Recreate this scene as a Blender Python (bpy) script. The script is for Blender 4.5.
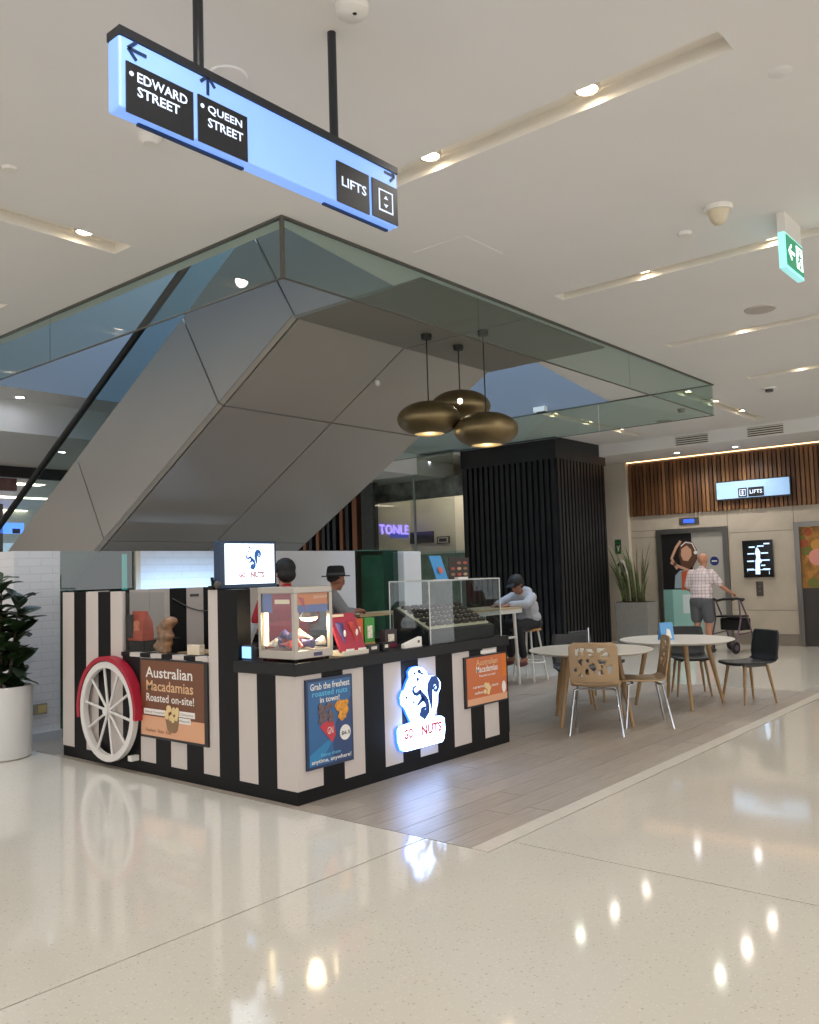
import bpy, math, random
import numpy as np
from mathutils import Vector, Matrix
random.seed(7)
sc = bpy.context.scene
for o in list(bpy.data.objects): bpy.data.objects.remove(o, do_unlink=True)
C = sc.collection

# ------------------------------------------------------------------ camera
F = 863.9; H = 1.5
YAW, PIT, ROL = (math.radians(a) for a in (39.957, 4.0276, -1.7463))
def _axes():
    f = np.array([math.cos(YAW)*math.cos(PIT), math.sin(YAW)*math.cos(PIT), math.sin(PIT)])
    r = np.cross(f, [0, 0, 1]); r /= np.linalg.norm(r); u = np.cross(r, f)
    c, s = math.cos(ROL), math.sin(ROL)
    return np.array([c*r+s*u, -s*r+c*u, f])
AX = _axes()
CAM = np.array([-3.9105, -4.3015, H])
def on(x, y, ax, val):
    """point where the sight line of pixel (x, y) meets the plane axis=val"""
    d = AX.T @ np.array([(x-409.5)/F, -(y-512)/F, 1.0])
    return CAM + d*((val-CAM[ax])/d[ax])
def fl(x, y, z=0.0): return on(x, y, 2, z)
cd = bpy.data.cameras.new('camera'); cam = bpy.data.objects.new('camera', cd); C.objects.link(cam)
cd.sensor_fit = 'AUTO'; cd.sensor_width = 36.0; cd.lens = F*36.0/1024.0; cd.clip_start = 0.05; cd.clip_end = 200
m = Matrix.Identity(4)
for i in range(3):
    m[i][0] = AX[0][i]; m[i][1] = AX[1][i]; m[i][2] = -AX[2][i]; m[i][3] = CAM[i]
cam.matrix_world = m; sc.camera = cam

# ------------------------------------------------------------------ world, exposure
w = bpy.data.worlds.new('world'); sc.world = w; w.use_nodes = True
bg = w.node_tree.nodes['Background']; bg.inputs[0].default_value = (1.0, 0.99, 0.985, 1); bg.inputs[1].default_value = 1.3
vs = sc.view_settings; vs.view_transform = 'Standard'; vs.look = 'None'; vs.exposure = 0.7; vs.gamma = 1.0; vs.use_curve_mapping = False
DOWN_W = 25.0       # watts of one ceiling downlight
SKY_E = 3.6         # skylight over the escalator void

sc.cycles.transparent_max_bounces = 24; sc.cycles.sample_clamp_indirect = 6.0

# ------------------------------------------------------------------ materials
def lin(h):
    h = h.lstrip('#'); out = []
    for i in (0, 2, 4):
        c = int(h[i:i+2], 16)/255; out.append(c/12.92 if c <= .04045 else ((c+.055)/1.055)**2.4)
    return out
MATS = {}
def mat(name, col='#808080', rough=.5, metal=0, noise=None, bump=None, emit=None, spec=.5, stretch=(1, 1, 1), coat=0, rand=0):
    if name in MATS: return MATS[name]
    M = bpy.data.materials.new(name); M.use_nodes = True; MATS[name] = M
    nt = M.node_tree; b = nt.nodes['Principled BSDF']; c = lin(col)
    b.inputs['Base Color'].default_value = (*c, 1); b.inputs['Roughness'].default_value = rough
    b.inputs['Metallic'].default_value = metal; b.inputs['Specular IOR Level'].default_value = spec
    if coat: b.inputs['Coat Weight'].default_value = coat; b.inputs['Coat Roughness'].default_value = .08
    M.diffuse_color = (*c, 1)
    if noise or bump:
        tc = nt.nodes.new('ShaderNodeTexCoord'); mp = nt.nodes.new('ShaderNodeMapping'); mp.inputs['Scale'].default_value = stretch
        nt.links.new(tc.outputs['Object'], mp.inputs[0])
    last = None
    if noise:
        n = nt.nodes.new('ShaderNodeTexNoise'); n.inputs['Scale'].default_value = noise[0]; n.inputs['Detail'].default_value = 4
        nt.links.new(mp.outputs[0], n.inputs['Vector'])
        r = nt.nodes.new('ShaderNodeValToRGB'); a = noise[1]
        r.color_ramp.elements[0].position = .3; r.color_ramp.elements[1].position = .7
        r.color_ramp.elements[0].color = (*[x*(1-a) for x in c], 1); r.color_ramp.elements[1].color = (*[min(1, x*(1+a)) for x in c], 1)
        nt.links.new(n.outputs['Fac'], r.inputs[0]); last = r.outputs[0]
    if rand:
        oi = nt.nodes.new('ShaderNodeObjectInfo'); hs = nt.nodes.new('ShaderNodeHueSaturation')
        mr = nt.nodes.new('ShaderNodeMapRange'); mr.inputs[3].default_value = 1-rand; mr.inputs[4].default_value = 1+rand
        nt.links.new(oi.outputs['Random'], mr.inputs[0]); nt.links.new(mr.outputs[0], hs.inputs['Value'])
        if last: nt.links.new(last, hs.inputs['Color'])
        else: hs.inputs['Color'].default_value = (*c, 1)
        last = hs.outputs[0]
    if last: nt.links.new(last, b.inputs['Base Color'])
    if bump:
        n2 = nt.nodes.new('ShaderNodeTexNoise'); n2.inputs['Scale'].default_value = bump[0]; n2.inputs['Detail'].default_value = 3
        nt.links.new(mp.outputs[0], n2.inputs['Vector'])
        bp = nt.nodes.new('ShaderNodeBump'); bp.inputs['Strength'].default_value = bump[1]; bp.inputs['Distance'].default_value = .01
        nt.links.new(n2.outputs['Fac'], bp.inputs['Height']); nt.links.new(bp.outputs[0], b.inputs['Normal'])
    if emit:
        b.inputs['Emission Color'].default_value = (*lin(emit[0]), 1); b.inputs['Emission Strength'].default_value = emit[1]
    return M
def glass(name, tint='#e8f2ee', refl=.0, rough=0.0):
    if name in MATS: return MATS[name]
    M = bpy.data.materials.new(name); M.use_nodes = True; MATS[name] = M; nt = M.node_tree; nt.nodes.clear()
    out = nt.nodes.new('ShaderNodeOutputMaterial'); mx = nt.nodes.new('ShaderNodeMixShader')
    t = nt.nodes.new('ShaderNodeBsdfTransparent'); t.inputs[0].default_value = (*lin(tint), 1)
    g = nt.nodes.new('ShaderNodeBsdfGlossy'); g.inputs['Roughness'].default_value = rough; g.inputs[0].default_value = (.95, .97, 1, 1)
    fr = nt.nodes.new('ShaderNodeFresnel'); fr.inputs[0].default_value = 1.5
    ad = nt.nodes.new('ShaderNodeMath'); ad.operation = 'ADD'; ad.inputs[1].default_value = refl; ad.use_clamp = True
    gm = nt.nodes.new('ShaderNodeNewGeometry'); iv = nt.nodes.new('ShaderNodeMath'); iv.operation = 'SUBTRACT'; iv.inputs[0].default_value = 1
    ml = nt.nodes.new('ShaderNodeMath'); ml.operation = 'MULTIPLY'      # only the outer face mirrors, as a thin sheet does
    nt.links.new(gm.outputs['Backfacing'], iv.inputs[1]); nt.links.new(fr.outputs[0], ad.inputs[0]); nt.links.new(ad.outputs[0], ml.inputs[0]); nt.links.new(iv.outputs[0], ml.inputs[1])
    nt.links.new(ml.outputs[0], mx.inputs[0])
    nt.links.new(t.outputs[0], mx.inputs[1]); nt.links.new(g.outputs[0], mx.inputs[2]); nt.links.new(mx.outputs[0], out.inputs[0])
    return M
def terrazzo(name, col):
    M = mat(name, col, rough=.07, spec=.5); nt = M.node_tree; b = nt.nodes['Principled BSDF']; c = lin(col)
    tc = nt.nodes.new('ShaderNodeTexCoord'); gm = nt.nodes.new('ShaderNodeNewGeometry')
    big = nt.nodes.new('ShaderNodeTexNoise'); big.inputs['Scale'].default_value = .9; big.inputs['Detail'].default_value = 5
    nt.links.new(gm.outputs['Position'], big.inputs['Vector'])
    r0 = nt.nodes.new('ShaderNodeValToRGB'); r0.color_ramp.elements[0].color = (*[x*.93 for x in c], 1); r0.color_ramp.elements[1].color = (*[x*1.05 for x in c], 1)
    nt.links.new(big.outputs['Fac'], r0.inputs[0]); last = r0.outputs[0]
    for scale, thr, frac, cc in ((55, .28, .80, '#8d7f6a'), (80, .3, .72, '#efe8d8'), (30, .16, .9, '#6d6152')):
        v = nt.nodes.new('ShaderNodeTexVoronoi'); v.inputs['Scale'].default_value = scale; nt.links.new(gm.outputs['Position'], v.inputs['Vector'])
        lt = nt.nodes.new('ShaderNodeMath'); lt.operation = 'LESS_THAN'; lt.inputs[1].default_value = thr; nt.links.new(v.outputs['Distance'], lt.inputs[0])
        sp = nt.nodes.new('ShaderNodeSeparateColor'); nt.links.new(v.outputs['Color'], sp.inputs[0])
        gt = nt.nodes.new('ShaderNodeMath'); gt.operation = 'GREATER_THAN'; gt.inputs[1].default_value = frac; nt.links.new(sp.outputs[0], gt.inputs[0])
        mu = nt.nodes.new('ShaderNodeMath'); mu.operation = 'MULTIPLY'; nt.links.new(lt.outputs[0], mu.inputs[0]); nt.links.new(gt.outputs[0], mu.inputs[1])
        m2 = nt.nodes.new('ShaderNodeMath'); m2.operation = 'MULTIPLY'; m2.inputs[1].default_value = .34; nt.links.new(mu.outputs[0], m2.inputs[0])
        mx = nt.nodes.new('ShaderNodeMix'); mx.data_type = 'RGBA'; nt.links.new(m2.outputs[0], mx.inputs[0]); nt.links.new(last, mx.inputs[6]); mx.inputs[7].default_value = (*lin(cc), 1)
        last = mx.outputs[2]
    nt.links.new(last, b.inputs['Base Color'])
    return M
def brickmat(name, col, bw=.23, bh=.076):
    M = mat(name, col, rough=.55); nt = M.node_tree; b = nt.nodes['Principled BSDF']; c = lin(col)
    gm = nt.nodes.new('ShaderNodeNewGeometry'); sx = nt.nodes.new('ShaderNodeSeparateXYZ'); nt.links.new(gm.outputs['Position'], sx.inputs[0])
    ad = nt.nodes.new('ShaderNodeMath'); ad.operation = 'ADD'; nt.links.new(sx.outputs[0], ad.inputs[0]); nt.links.new(sx.outputs[1], ad.inputs[1])
    cx = nt.nodes.new('ShaderNodeCombineXYZ'); nt.links.new(ad.outputs[0], cx.inputs[0]); nt.links.new(sx.outputs[2], cx.inputs[1])
    br = nt.nodes.new('ShaderNodeTexBrick'); br.inputs['Scale'].default_value = 1; br.inputs['Brick Width'].default_value = bw; br.inputs['Row Height'].default_value = bh
    br.inputs['Mortar Size'].default_value = .005; br.inputs['Mortar Smooth'].default_value = .3
    br.inputs['Color1'].default_value = (*c, 1); br.inputs['Color2'].default_value = (*[x*.97 for x in c], 1); br.inputs['Mortar'].default_value = (*[x*.9 for x in c], 1)
    nt.links.new(cx.outputs[0], br.inputs['Vector']); nt.links.new(br.outputs[0], b.inputs['Base Color'])
    bp = nt.nodes.new('ShaderNodeBump'); bp.invert = True; bp.inputs['Strength'].default_value = .6; bp.inputs['Distance'].default_value = .006
    nt.links.new(br.outputs['Fac'], bp.inputs['Height']); nt.links.new(bp.outputs[0], b.inputs['Normal'])
    return M
def plaid(name):
    M = mat(name, '#d6c3c4', rough=.85); nt = M.node_tree; b = nt.nodes['Principled BSDF']
    tc = nt.nodes.new('ShaderNodeTexCoord'); s = nt.nodes.new('ShaderNodeSeparateXYZ'); nt.links.new(tc.outputs['Object'], s.inputs[0])
    last = None
    for i, (sc_, wd) in ((1, (1/.055, .28)), (2, (1/.055, .28))):
        mu = nt.nodes.new('ShaderNodeMath'); mu.operation = 'MULTIPLY'; mu.inputs[1].default_value = sc_; nt.links.new(s.outputs[i], mu.inputs[0])
        fr = nt.nodes.new('ShaderNodeMath'); fr.operation = 'FRACT'; nt.links.new(mu.outputs[0], fr.inputs[0])
        lt = nt.nodes.new('ShaderNodeMath'); lt.operation = 'LESS_THAN'; lt.inputs[1].default_value = wd; nt.links.new(fr.outputs[0], lt.inputs[0])
        if last:
            a = nt.nodes.new('ShaderNodeMath'); a.operation = 'ADD'; nt.links.new(last, a.inputs[0]); nt.links.new(lt.outputs[0], a.inputs[1]); last = a.outputs[0]
        else: last = lt.outputs[0]
    h = nt.nodes.new('ShaderNodeMath'); h.operation = 'MULTIPLY'; h.inputs[1].default_value = .33; nt.links.new(last, h.inputs[0])
    mx = nt.nodes.new('ShaderNodeMix'); mx.data_type = 'RGBA'; nt.links.new(h.outputs[0], mx.inputs[0])
    mx.inputs[6].default_value = (*lin('#dccfd0'), 1); mx.inputs[7].default_value = (*lin('#8a6a74'), 1)
    nt.links.new(mx.outputs[2], b.inputs['Base Color']); return M

WHITE = lambda: mat('white_laminate', '#d9d2cd', .45)
BLACK = lambda: mat('black_laminate', '#141315', .4)

# ------------------------------------------------------------------ geometry
class MB:
    def __init__(s): s.v = []; s.f = []
    def add(s, v, f):
        k = len(s.v); s.v += [tuple(map(float, p)) for p in v]; s.f += [tuple(i+k for i in q) for q in f]; return s
    def box(s, x0, y0, z0, x1, y1, z1):
        x0, x1 = sorted((x0, x1)); y0, y1 = sorted((y0, y1)); z0, z1 = sorted((z0, z1))
        return s.add([(x0, y0, z0), (x1, y0, z0), (x1, y1, z0), (x0, y1, z0), (x0, y0, z1), (x1, y0, z1), (x1, y1, z1), (x0, y1, z1)],
                     [(0, 3, 2, 1), (4, 5, 6, 7), (0, 1, 5, 4), (1, 2, 6, 5), (2, 3, 7, 6), (3, 0, 4, 7)])
    def prism(s, pts, off):
        """closed polygon pts (3D) extruded by vector off"""
        n = len(pts); p = [Vector(q) for q in pts]; o = Vector(off)
        nrm = Vector((0, 0, 0))
        for i in range(n): nrm += p[i].cross(p[(i+1) % n])
        if nrm.dot(o) > 0: p = p[::-1]
        return s.add(p+[q+o for q in p], [tuple(range(n)), tuple(range(2*n-1, n-1, -1))]+[(i, i+n, (i+1) % n+n, (i+1) % n) for i in range(n)])
    def tube(s, path, r, n=8, caps=True):
        P = [Vector(p) for p in path]; R = r if isinstance(r, (list, tuple)) else [r]*len(P); k = len(P); rings = []
        t0 = (P[1]-P[0]).normalized(); ref = Vector((0, 0, 1)) if abs(t0.z) < .9 else Vector((1, 0, 0))
        for i in range(k):
            t = ((P[min(i+1, k-1)]-P[i]).normalized()+(P[i]-P[max(i-1, 0)]).normalized()).normalized()
            a = (ref-t*ref.dot(t)).normalized(); b = t.cross(a); ref = a
            rings.append([P[i]+(a*math.cos(2*math.pi*j/n)+b*math.sin(2*math.pi*j/n))*R[i] for j in range(n)])
        f = [(i*n+j, i*n+(j+1) % n, (i+1)*n+(j+1) % n, (i+1)*n+j) for i in range(k-1) for j in range(n)]
        if caps: f += [tuple(range(n-1, -1, -1)), tuple(range((k-1)*n, k*n))]
        return s.add([q for rr in rings for q in rr], f)
    def lathe(s, prof, c=(0, 0, 0), n=24, closed=False):
        v = []; f = []
        for r, z in prof:
            v += [(c[0]+r*math.cos(2*math.pi*j/n), c[1]+r*math.sin(2*math.pi*j/n), c[2]+z) for j in range(n)]
        m_ = len(prof); rng = range(m_) if closed else range(m_-1)
        for i in rng:
            k = (i+1) % m_
            f += [(i*n+j, i*n+(j+1) % n, k*n+(j+1) % n, k*n+j) for j in range(n)]
        if not closed:
            if prof[0][0] > 1e-4: f.append(tuple(range(n-1, -1, -1)))
            if prof[-1][0] > 1e-4: f.append(tuple(range((m_-1)*n, m_*n)))
        return s.add(v, f)
    def ell(s, c, r, nu=12, nv=8, rot=None):
        v = []; f = []
        R = rot or Matrix.Identity(3); c = Vector(c)
        for i in range(nv+1):
            th = math.pi*i/nv
            for j in range(nu):
                ph = 2*math.pi*j/nu
                v.append(c+R @ Vector((r[0]*math.sin(th)*math.cos(ph), r[1]*math.sin(th)*math.sin(ph), r[2]*math.cos(th))))
        for i in range(nv):
            for j in range(nu): f.append((i*nu+j, (i+1)*nu+j, (i+1)*nu+(j+1) % nu, i*nu+(j+1) % nu))
        return s.add(v, f)
    def cap(s, p0, r0, p1, r1, n=10):
        s.ell(p0, (r0, r0, r0), n, 8); s.ell(p1, (r1, r1, r1), n, 8); return s.tube([p0, p1], [r0, r1], n)
    def sheet(s, rows):
        """grid of points rows[i][j] to quads"""
        n = len(rows[0]); k = len(rows)
        return s.add([p for r in rows for p in r], [(i*n+j, i*n+j+1, (i+1)*n+j+1, (i+1)*n+j) for i in range(k-1) for j in range(n-1)])
WL = {}
def _wl(o): return WL.get(o.name, Vector((0, 0, 0)))
def mesh(name, mb):
    me = bpy.data.meshes.new(name); me.from_pydata(mb.v, [], mb.f); me.update(); return me
def obj(name, mb, m=None, parent=None, smooth=None, bev=0, solid=0, tri=False):
    V = np.array(mb.v); c = (V.min(0)+V.max(0))/2
    if parent is None: c[2] = V[:, 2].min()
    mb.v = [tuple(p-c) for p in V]
    me = mesh(name, mb); o = bpy.data.objects.new(name, me); C.objects.link(o)
    if m: me.materials.append(m)
    o.parent = parent; o.location = Vector(c)-(_wl(parent) if parent else Vector((0, 0, 0))); WL[o.name] = Vector(c)
    if smooth:
        me.shade_smooth(); me.set_sharp_from_angle(angle=math.radians(smooth))
    if solid:
        md = o.modifiers.new('solidify', 'SOLIDIFY'); md.thickness = solid; md.offset = 0
    if bev:
        md = o.modifiers.new('bevel', 'BEVEL'); md.width = bev; md.segments = 2; md.limit_method = 'ANGLE'
    return o
def tag(o, label, cat, group=None, kind=None):
    o['label'] = label; o['category'] = cat
    if group: o['group'] = group
    if kind: o['kind'] = kind
    return o
def struct(o, label=None):
    o['kind'] = 'structure'
    if label: o['label'] = label
    return o
def thing(name, label, cat, loc=(0, 0, 0), group=None):
    o = bpy.data.objects.new(name, None); C.objects.link(o); o.location = loc; o.empty_display_size = .1
    WL[o.name] = Vector(loc); return tag(o, label, cat, group)
def place(o, loc, rz=0): o.location = loc; o.rotation_euler = (0, 0, rz); return o
def dup(root, loc, rz, label=None, group=None, copycat=True):
    r = root.copy(); C.objects.link(r); r.location = loc; r.rotation_euler = (0, 0, rz)
    if label: r['label'] = label
    if group: r['group'] = group
    for ch in list(root.children):
        c = ch.copy(); C.objects.link(c); c.parent = r
        for g in list(ch.children):
            d = g.copy(); C.objects.link(d); d.parent = c
    return r
class Plane:
    """a flat face to lay signs on: 'y' faces -Y, 'x' faces -X; (a, b) are metres along the face"""
    def __init__(s, ax, val): s.ax = ax; s.val = val
    def p(s, a, b, d=0): return Vector((a, s.val-d, b)) if s.ax == 'y' else Vector((s.val-d, -a, b))
    def px(s, x, y):
        q = on(x, y, 1 if s.ax == 'y' else 0, s.val); return (q[0], q[2]) if s.ax == 'y' else (-q[1], q[2])
    def off(s, d): return Vector((0, -d, 0)) if s.ax == 'y' else Vector((-d, 0, 0))
    def poly(s, mb, pts, d0, d1): return mb.prism([s.p(a, b, d0) for a, b in pts], s.off(d1-d0))
    def rect(s, mb, a0, b0, a1, b1, d0, d1): return s.poly(mb, [(a0, b0), (a1, b0), (a1, b1), (a0, b1)], d0, d1)
    def stroke(s, mb, pts, wd, d0, d1):
        n = len(pts); W = wd if isinstance(wd, (list, tuple)) else [wd]*n; L = []; R = []
        for i in range(n):
            q0 = Vector(pts[max(i-1, 0)]); q1 = Vector(pts[min(i+1, n-1)]); t = (q1-q0).normalized(); nn = Vector((-t.y, t.x))*W[i]/2
            L.append(Vector(pts[i])+nn); R.append(Vector(pts[i])-nn)
        for i in range(n-1): s.poly(mb, [L[i], L[i+1], R[i+1], R[i]], d0, d1)
        return mb
    def disc(s, mb, a, b, r, d0, d1, n=20, ry=None):
        return s.poly(mb, [(a+r*math.cos(2*math.pi*i/n), b+(ry or r)*math.sin(2*math.pi*i/n)) for i in range(n)], d0, d1)
    def text(s, txt, a0, b0, a1, b1, d0, d1, m, parent, name='lettering', bold=.0):
        """txt stretched into the rectangle a0..a1, b0..b1"""
        cu = bpy.data.curves.new('t', 'FONT'); cu.body = txt; cu.offset = bold; cu.resolution_u = 2; cu.align_x = 'LEFT'
        t = bpy.data.objects.new('t', cu); me = bpy.data.meshes.new_from_object(t)
        V = np.array([v.co[:2] for v in me.vertices]); Fs = [tuple(p.vertices) for p in me.polygons]
        bpy.data.objects.remove(t); bpy.data.curves.remove(cu); bpy.data.meshes.remove(me)
        lo = V.min(0); sz = V.max(0)-lo; V = (V-lo)/sz
        mb = MB(); top = [s.p(a0+v[0]*(a1-a0), b0+v[1]*(b1-b0), d1) for v in V]
        mb.add(top, Fs)
        return obj(name, mb, m, parent)
def evalmesh(o):
    dg = bpy.context.evaluated_depsgraph_get(); dg.update(); return bpy.data.meshes.new_from_object(o.evaluated_get(dg))
def blob(name, mb, m, parent=None, vox=.012, smooth=4):
    """merge overlapping volumes into one continuous skin"""
    me = mesh('b', mb); o = bpy.data.objects.new('b', me); C.objects.link(o)
    md = o.modifiers.new('r', 'REMESH'); md.mode = 'VOXEL'; md.voxel_size = vox
    ms = o.modifiers.new('s', 'SMOOTH'); ms.iterations = smooth; ms.factor = .5
    e = evalmesh(o); bpy.data.objects.remove(o, do_unlink=True)
    out = MB(); out.v = [tuple(v.co) for v in e.vertices]; out.f = [tuple(p.vertices) for p in e.polygons]; bpy.data.meshes.remove(e)
    return obj(name, out, m, parent, smooth=80)

# ================================================================== FLOOR
TERR = terrazzo('terrazzo_floor', '#cec8bd')
GROUT = mat('floor_grout', '#5d5347', .8)
fb = MB().box(-14, -14, -.2, 16, 18, -.012)
floor = struct(obj('floor', fb, GROUT), 'polished cream terrazzo floor of the mall')
J = .005
def slab(pts):
    mb = MB().prism([(x, y, -.012) for x, y in pts], (0, 0, .012)); return obj('terrazzo_slab', mb, TERR, floor)
def rslab(x0, y0, x1, y1): return slab([(x0+J, y0+J), (x1-J, y0+J), (x1-J, y1-J), (x0+J, y1-J)])
WX0, WX1, WY0, WY1 = -.05, 6.7, -1.43, 3.82          # timber-look area
rslab(-14, -1.11, -4.5, 18); rslab(-4.5, -1.11, WX0, 18); rslab(WX0, WY1, 16, 18)
slab([(-4.5+J, -6+J), (.17-J, -6+J), (.17-J, -1.545-J), (WX0-J, -1.545-J), (WX0-J, -1.11-J), (-4.5+J, -1.11-J)])
rslab(-14, -6, -4.5, -1.11); rslab(-14, -14, .17, -6)
rslab(.17, -6, WX1, -1.545); rslab(.17, -14, WX1, -6); rslab(WX1, -14, 16, -1.25); rslab(WX1, -1.25, 16, WY1)
tr = MB().box(WX0, -1.541, -.012, WX1-J, WY0, .001); struct(obj('trim_1', tr, mat('stone_edge_trim', '#cbc4b8', .3, noise=(20, .05))), 'pale stone edging strip along the timber floor')
PLANK = mat('grey_oak_plank', '#a0968b', .36, noise=(6, .16), stretch=(.6, 9, 1), rand=.09, spec=.45, bump=(30, .06))
wf = struct(obj('floor', MB().box(WX0, WY0, -.011, WX1, WY1, -.004), mat('plank_gap', '#4d443c', .8)), 'grey oak plank floor under the kiosk and tables')
pl_w = (WY1-WY0)/29; pmesh = {}
for i in range(29):
    y0 = WY0+i*pl_w; x = WX0-random.random()*1.1
    while x < WX1:
        a = max(x, WX0); b = min(x+1.22, WX1); x += 1.22
        if b-a < .03: continue
        k = round(b-a, 3)
        if k not in pmesh:
            L = (b-a)/2-.0015; Wd = pl_w/2-.0012
            me = mesh('plank', MB().box(-L, -Wd, -.006, L, Wd, 0)); me.materials.append(PLANK); pmesh[k] = me
        o = bpy.data.objects.new('plank', pmesh[k]); C.objects.link(o); o.parent = wf
        o.location = Vector(((a+b)/2, y0+pl_w/2, random.uniform(.0, .0012)))-_wl(wf)

# ================================================================== CEILING
Z = 3.8
CEIL = mat('ceiling_paint', '#e2e0dd', .75, noise=(1.5, .015))
VY = 5.6
TR = []            # troughs: (x0, y0, x1, y1, [light positions], label)
def T(x0, y0, x1, y1, lights, label, seen=True): TR.append((x0, y0, x1, y1, lights, label, seen))
T(-.26, -3.07, -.08, -.65, [(-.17, -2.39), (-.17, -1.40)], 'recessed light slot right of the hanging street sign, nearest of its row')
T(2.40, -3.4, 2.56, -.68, [(2.48, -1.45), (2.48, -2.43)], 'recessed ceiling light slot next to the hanging green exit sign')
T(4.66, -3.4, 4.82, -.67, [(4.74, -1.43), (4.74, -2.5)], 'recessed light slot beside the round ceiling speaker')
T(6.93, -3.4, 7.09, -.73, [(7.01, -1.34), (7.01, -2.5)], 'recessed light slot farthest along the row at the right edge')
T(-3.0, .84, -.66, 1.05, [(-.95, .945), (-1.9, .945)], 'recessed ceiling light slot at far left under the street sign')
T(-3.0, 2.66, -.66, 2.86, [(-1.0, 2.76), (-2.2, 2.76)], 'recessed light slot cut off by the left edge above the glass')
T(-3.0, 4.75, -.66, 4.95, [(-1.0, 4.85), (-2.2, 4.85)], 'recessed light slot outside the view beyond the glass baffle', False)
T(7.15, .10, 10.42, .30, [(7.45, .2), (8.45, .2), (9.55, .2)], 'recessed light slot in front of the lift wall, behind the glass corner')
T(6.95, 2.17, 10.40, 2.36, [(7.5, 2.26), (8.58, 2.26), (9.7, 2.26)], 'recessed light slot above the black slatted column')
HID = 'recessed light slot in the ceiling outside the photograph'
for x in (-2.7, -5.1, -7.5): T(x, -3.4, x+.17, -.75 if x < -3 else -2.1, [(x+.085, -2.5), (x+.085, -3.1 if x > -3 else -1.4)], HID, False)
for x in (-7.5, -5.1, -2.7, -.26, 2.4, 4.66, 6.93): T(x, -7.6, x+.17, -5.0, [(x+.085, -5.6), (x+.085, -6.9)], HID, False)
for y in (1.0, 3.6): T(-8.0, y, -5.4, y+.19, [(-6, y+.09), (-7.4, y+.09)], HID, False)
holes = [(t[0], t[1], t[2], t[3]) for t in TR]+[(-.28, -.27, 7.04, VY)]
xs = sorted({-14, 10.85, *[h[0] for h in holes], *[h[2] for h in holes]}); ys = sorted({-14, 6.3, *[h[1] for h in holes], *[h[3] for h in holes]})
mb = MB()
for i in range(len(xs)-1):
    for j in range(len(ys)-1):
        cx, cy = (xs[i]+xs[i+1])/2, (ys[j]+ys[j+1])/2
        if any(h[0] < cx < h[2] and h[1] < cy < h[3] for h in holes): continue
        mb.add([(xs[i], ys[j], Z), (xs[i], ys[j+1], Z), (xs[i+1], ys[j+1], Z), (xs[i+1], ys[j], Z)], [(0, 1, 2, 3)])
vedge = lambda x: -.118+.185*x                       # slanted edge of the void
mb.add([(-.28, -.27, Z), (-.15, vedge(-.15), Z), (7.04, vedge(7.04), Z), (7.04, -.27, Z)], [(0, 1, 2, 3)])
mb.add([(-.28, -.27, Z), (-.28, VY, Z), (-.15, VY, Z), (-.15, vedge(-.15), Z)], [(0, 1, 2, 3)])
ceiling = struct(obj('ceiling', mb, CEIL), 'pale plaster ceiling with slots and a slanted void')
# bulkhead and lower soffit by the lifts, and stepped soffits beyond the escalator
b2 = MB().box(10.85, -14, 3.58, 11.0, 18, 4.0); b2.box(11.0, -14, 3.58, 12.9, 18, 3.7)
struct(obj('ceiling', b2, CEIL), 'lower plaster bulkhead and soffit before the lift wall')
b3 = MB().box(-14, 6.3, 3.4, 10.85, 6.5, 4.0); b3.box(-14, 6.5, 3.4, 10.85, 18, 3.5)
struct(obj('ceiling', b3, CEIL), 'lower plaster soffit beyond the escalator void')
struct(obj('trim_2', MB().box(-14, 9.4, 3.22, 10.85, 9.5, 3.4), mat('dark_fascia', '#2b2725', .5)), 'dark bulkhead strip far beyond the escalator')

TROUGH = mat('trough_paint', '#e9e4da', .6)
RIM = mat('downlight_rim', '#cfc8be', .35, metal=.2)
LENS = mat('downlight_lens', '#ffffff', .3, emit=('#ffe9c4', 15))
lamp_data = bpy.data.lights.new('downlight_lamp', 'SPOT'); lamp_data.energy = DOWN_W; lamp_data.color = (1, .955, .895)
lamp_data.spot_size = math.radians(150); lamp_data.spot_blend = .7; lamp_data.shadow_soft_size = .05
rim_m = mesh('rim', MB().lathe([(.052, 0), (.066, 0), (.066, .03), (.052, .03)], n=20, closed=True)); rim_m.materials.append(RIM)
lens_m = mesh('lens', MB().lathe([(.0, .004), (.03, .006), (.05, .016), (.05, .028)], n=20)); lens_m.materials.append(LENS)
def downlight(parent, loc, name='downlight'):
    r = bpy.data.objects.new(name, rim_m); C.objects.link(r); r.parent = parent; r.location = Vector(loc)-_wl(parent)
    l = bpy.data.objects.new('lens', lens_m); C.objects.link(l); l.parent = r
    s = bpy.data.objects.new('downlight_lamp', lamp_data); C.objects.link(s); s.parent = r; s.location = (0, 0, -.012)
for x0, y0, x1, y1, lights, label, seen in TR:
    t = thing('light_slot', label, 'ceiling light', ((x0+x1)/2, (y0+y1)/2, Z), 'recessed light slots' if seen else 'light slots outside the view')
    h = .075; u = MB()
    u.add([(x0, y0, Z), (x1, y0, Z), (x1, y1, Z), (x0, y1, Z), (x0, y0, Z+h), (x1, y0, Z+h), (x1, y1, Z+h), (x0, y1, Z+h)],
          [(0, 1, 5, 4), (1, 2, 6, 5), (2, 3, 7, 6), (3, 0, 4, 7), (4, 5, 6, 7)])
    obj('housing', u, TROUGH, t)
    for lx, ly in lights: downlight(t, (lx, ly, Z+h-.034))
def ceil_dot(name, label, cat, x, y, prof, m, z=Z, grp=None):
    return tag(obj(name, MB().lathe(prof, (x, y, z), 24), m, smooth=35), label, cat, grp)
cool_data = bpy.data.lights.new('soffit_lamp', 'SPOT'); cool_data.energy = 42
far_data = cool_data.copy(); far_data.energy = 12; cool_data.color = (1, .95, .88); cool_data.spot_size = math.radians(150); cool_data.spot_blend = .7; cool_data.shadow_soft_size = .05
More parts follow.
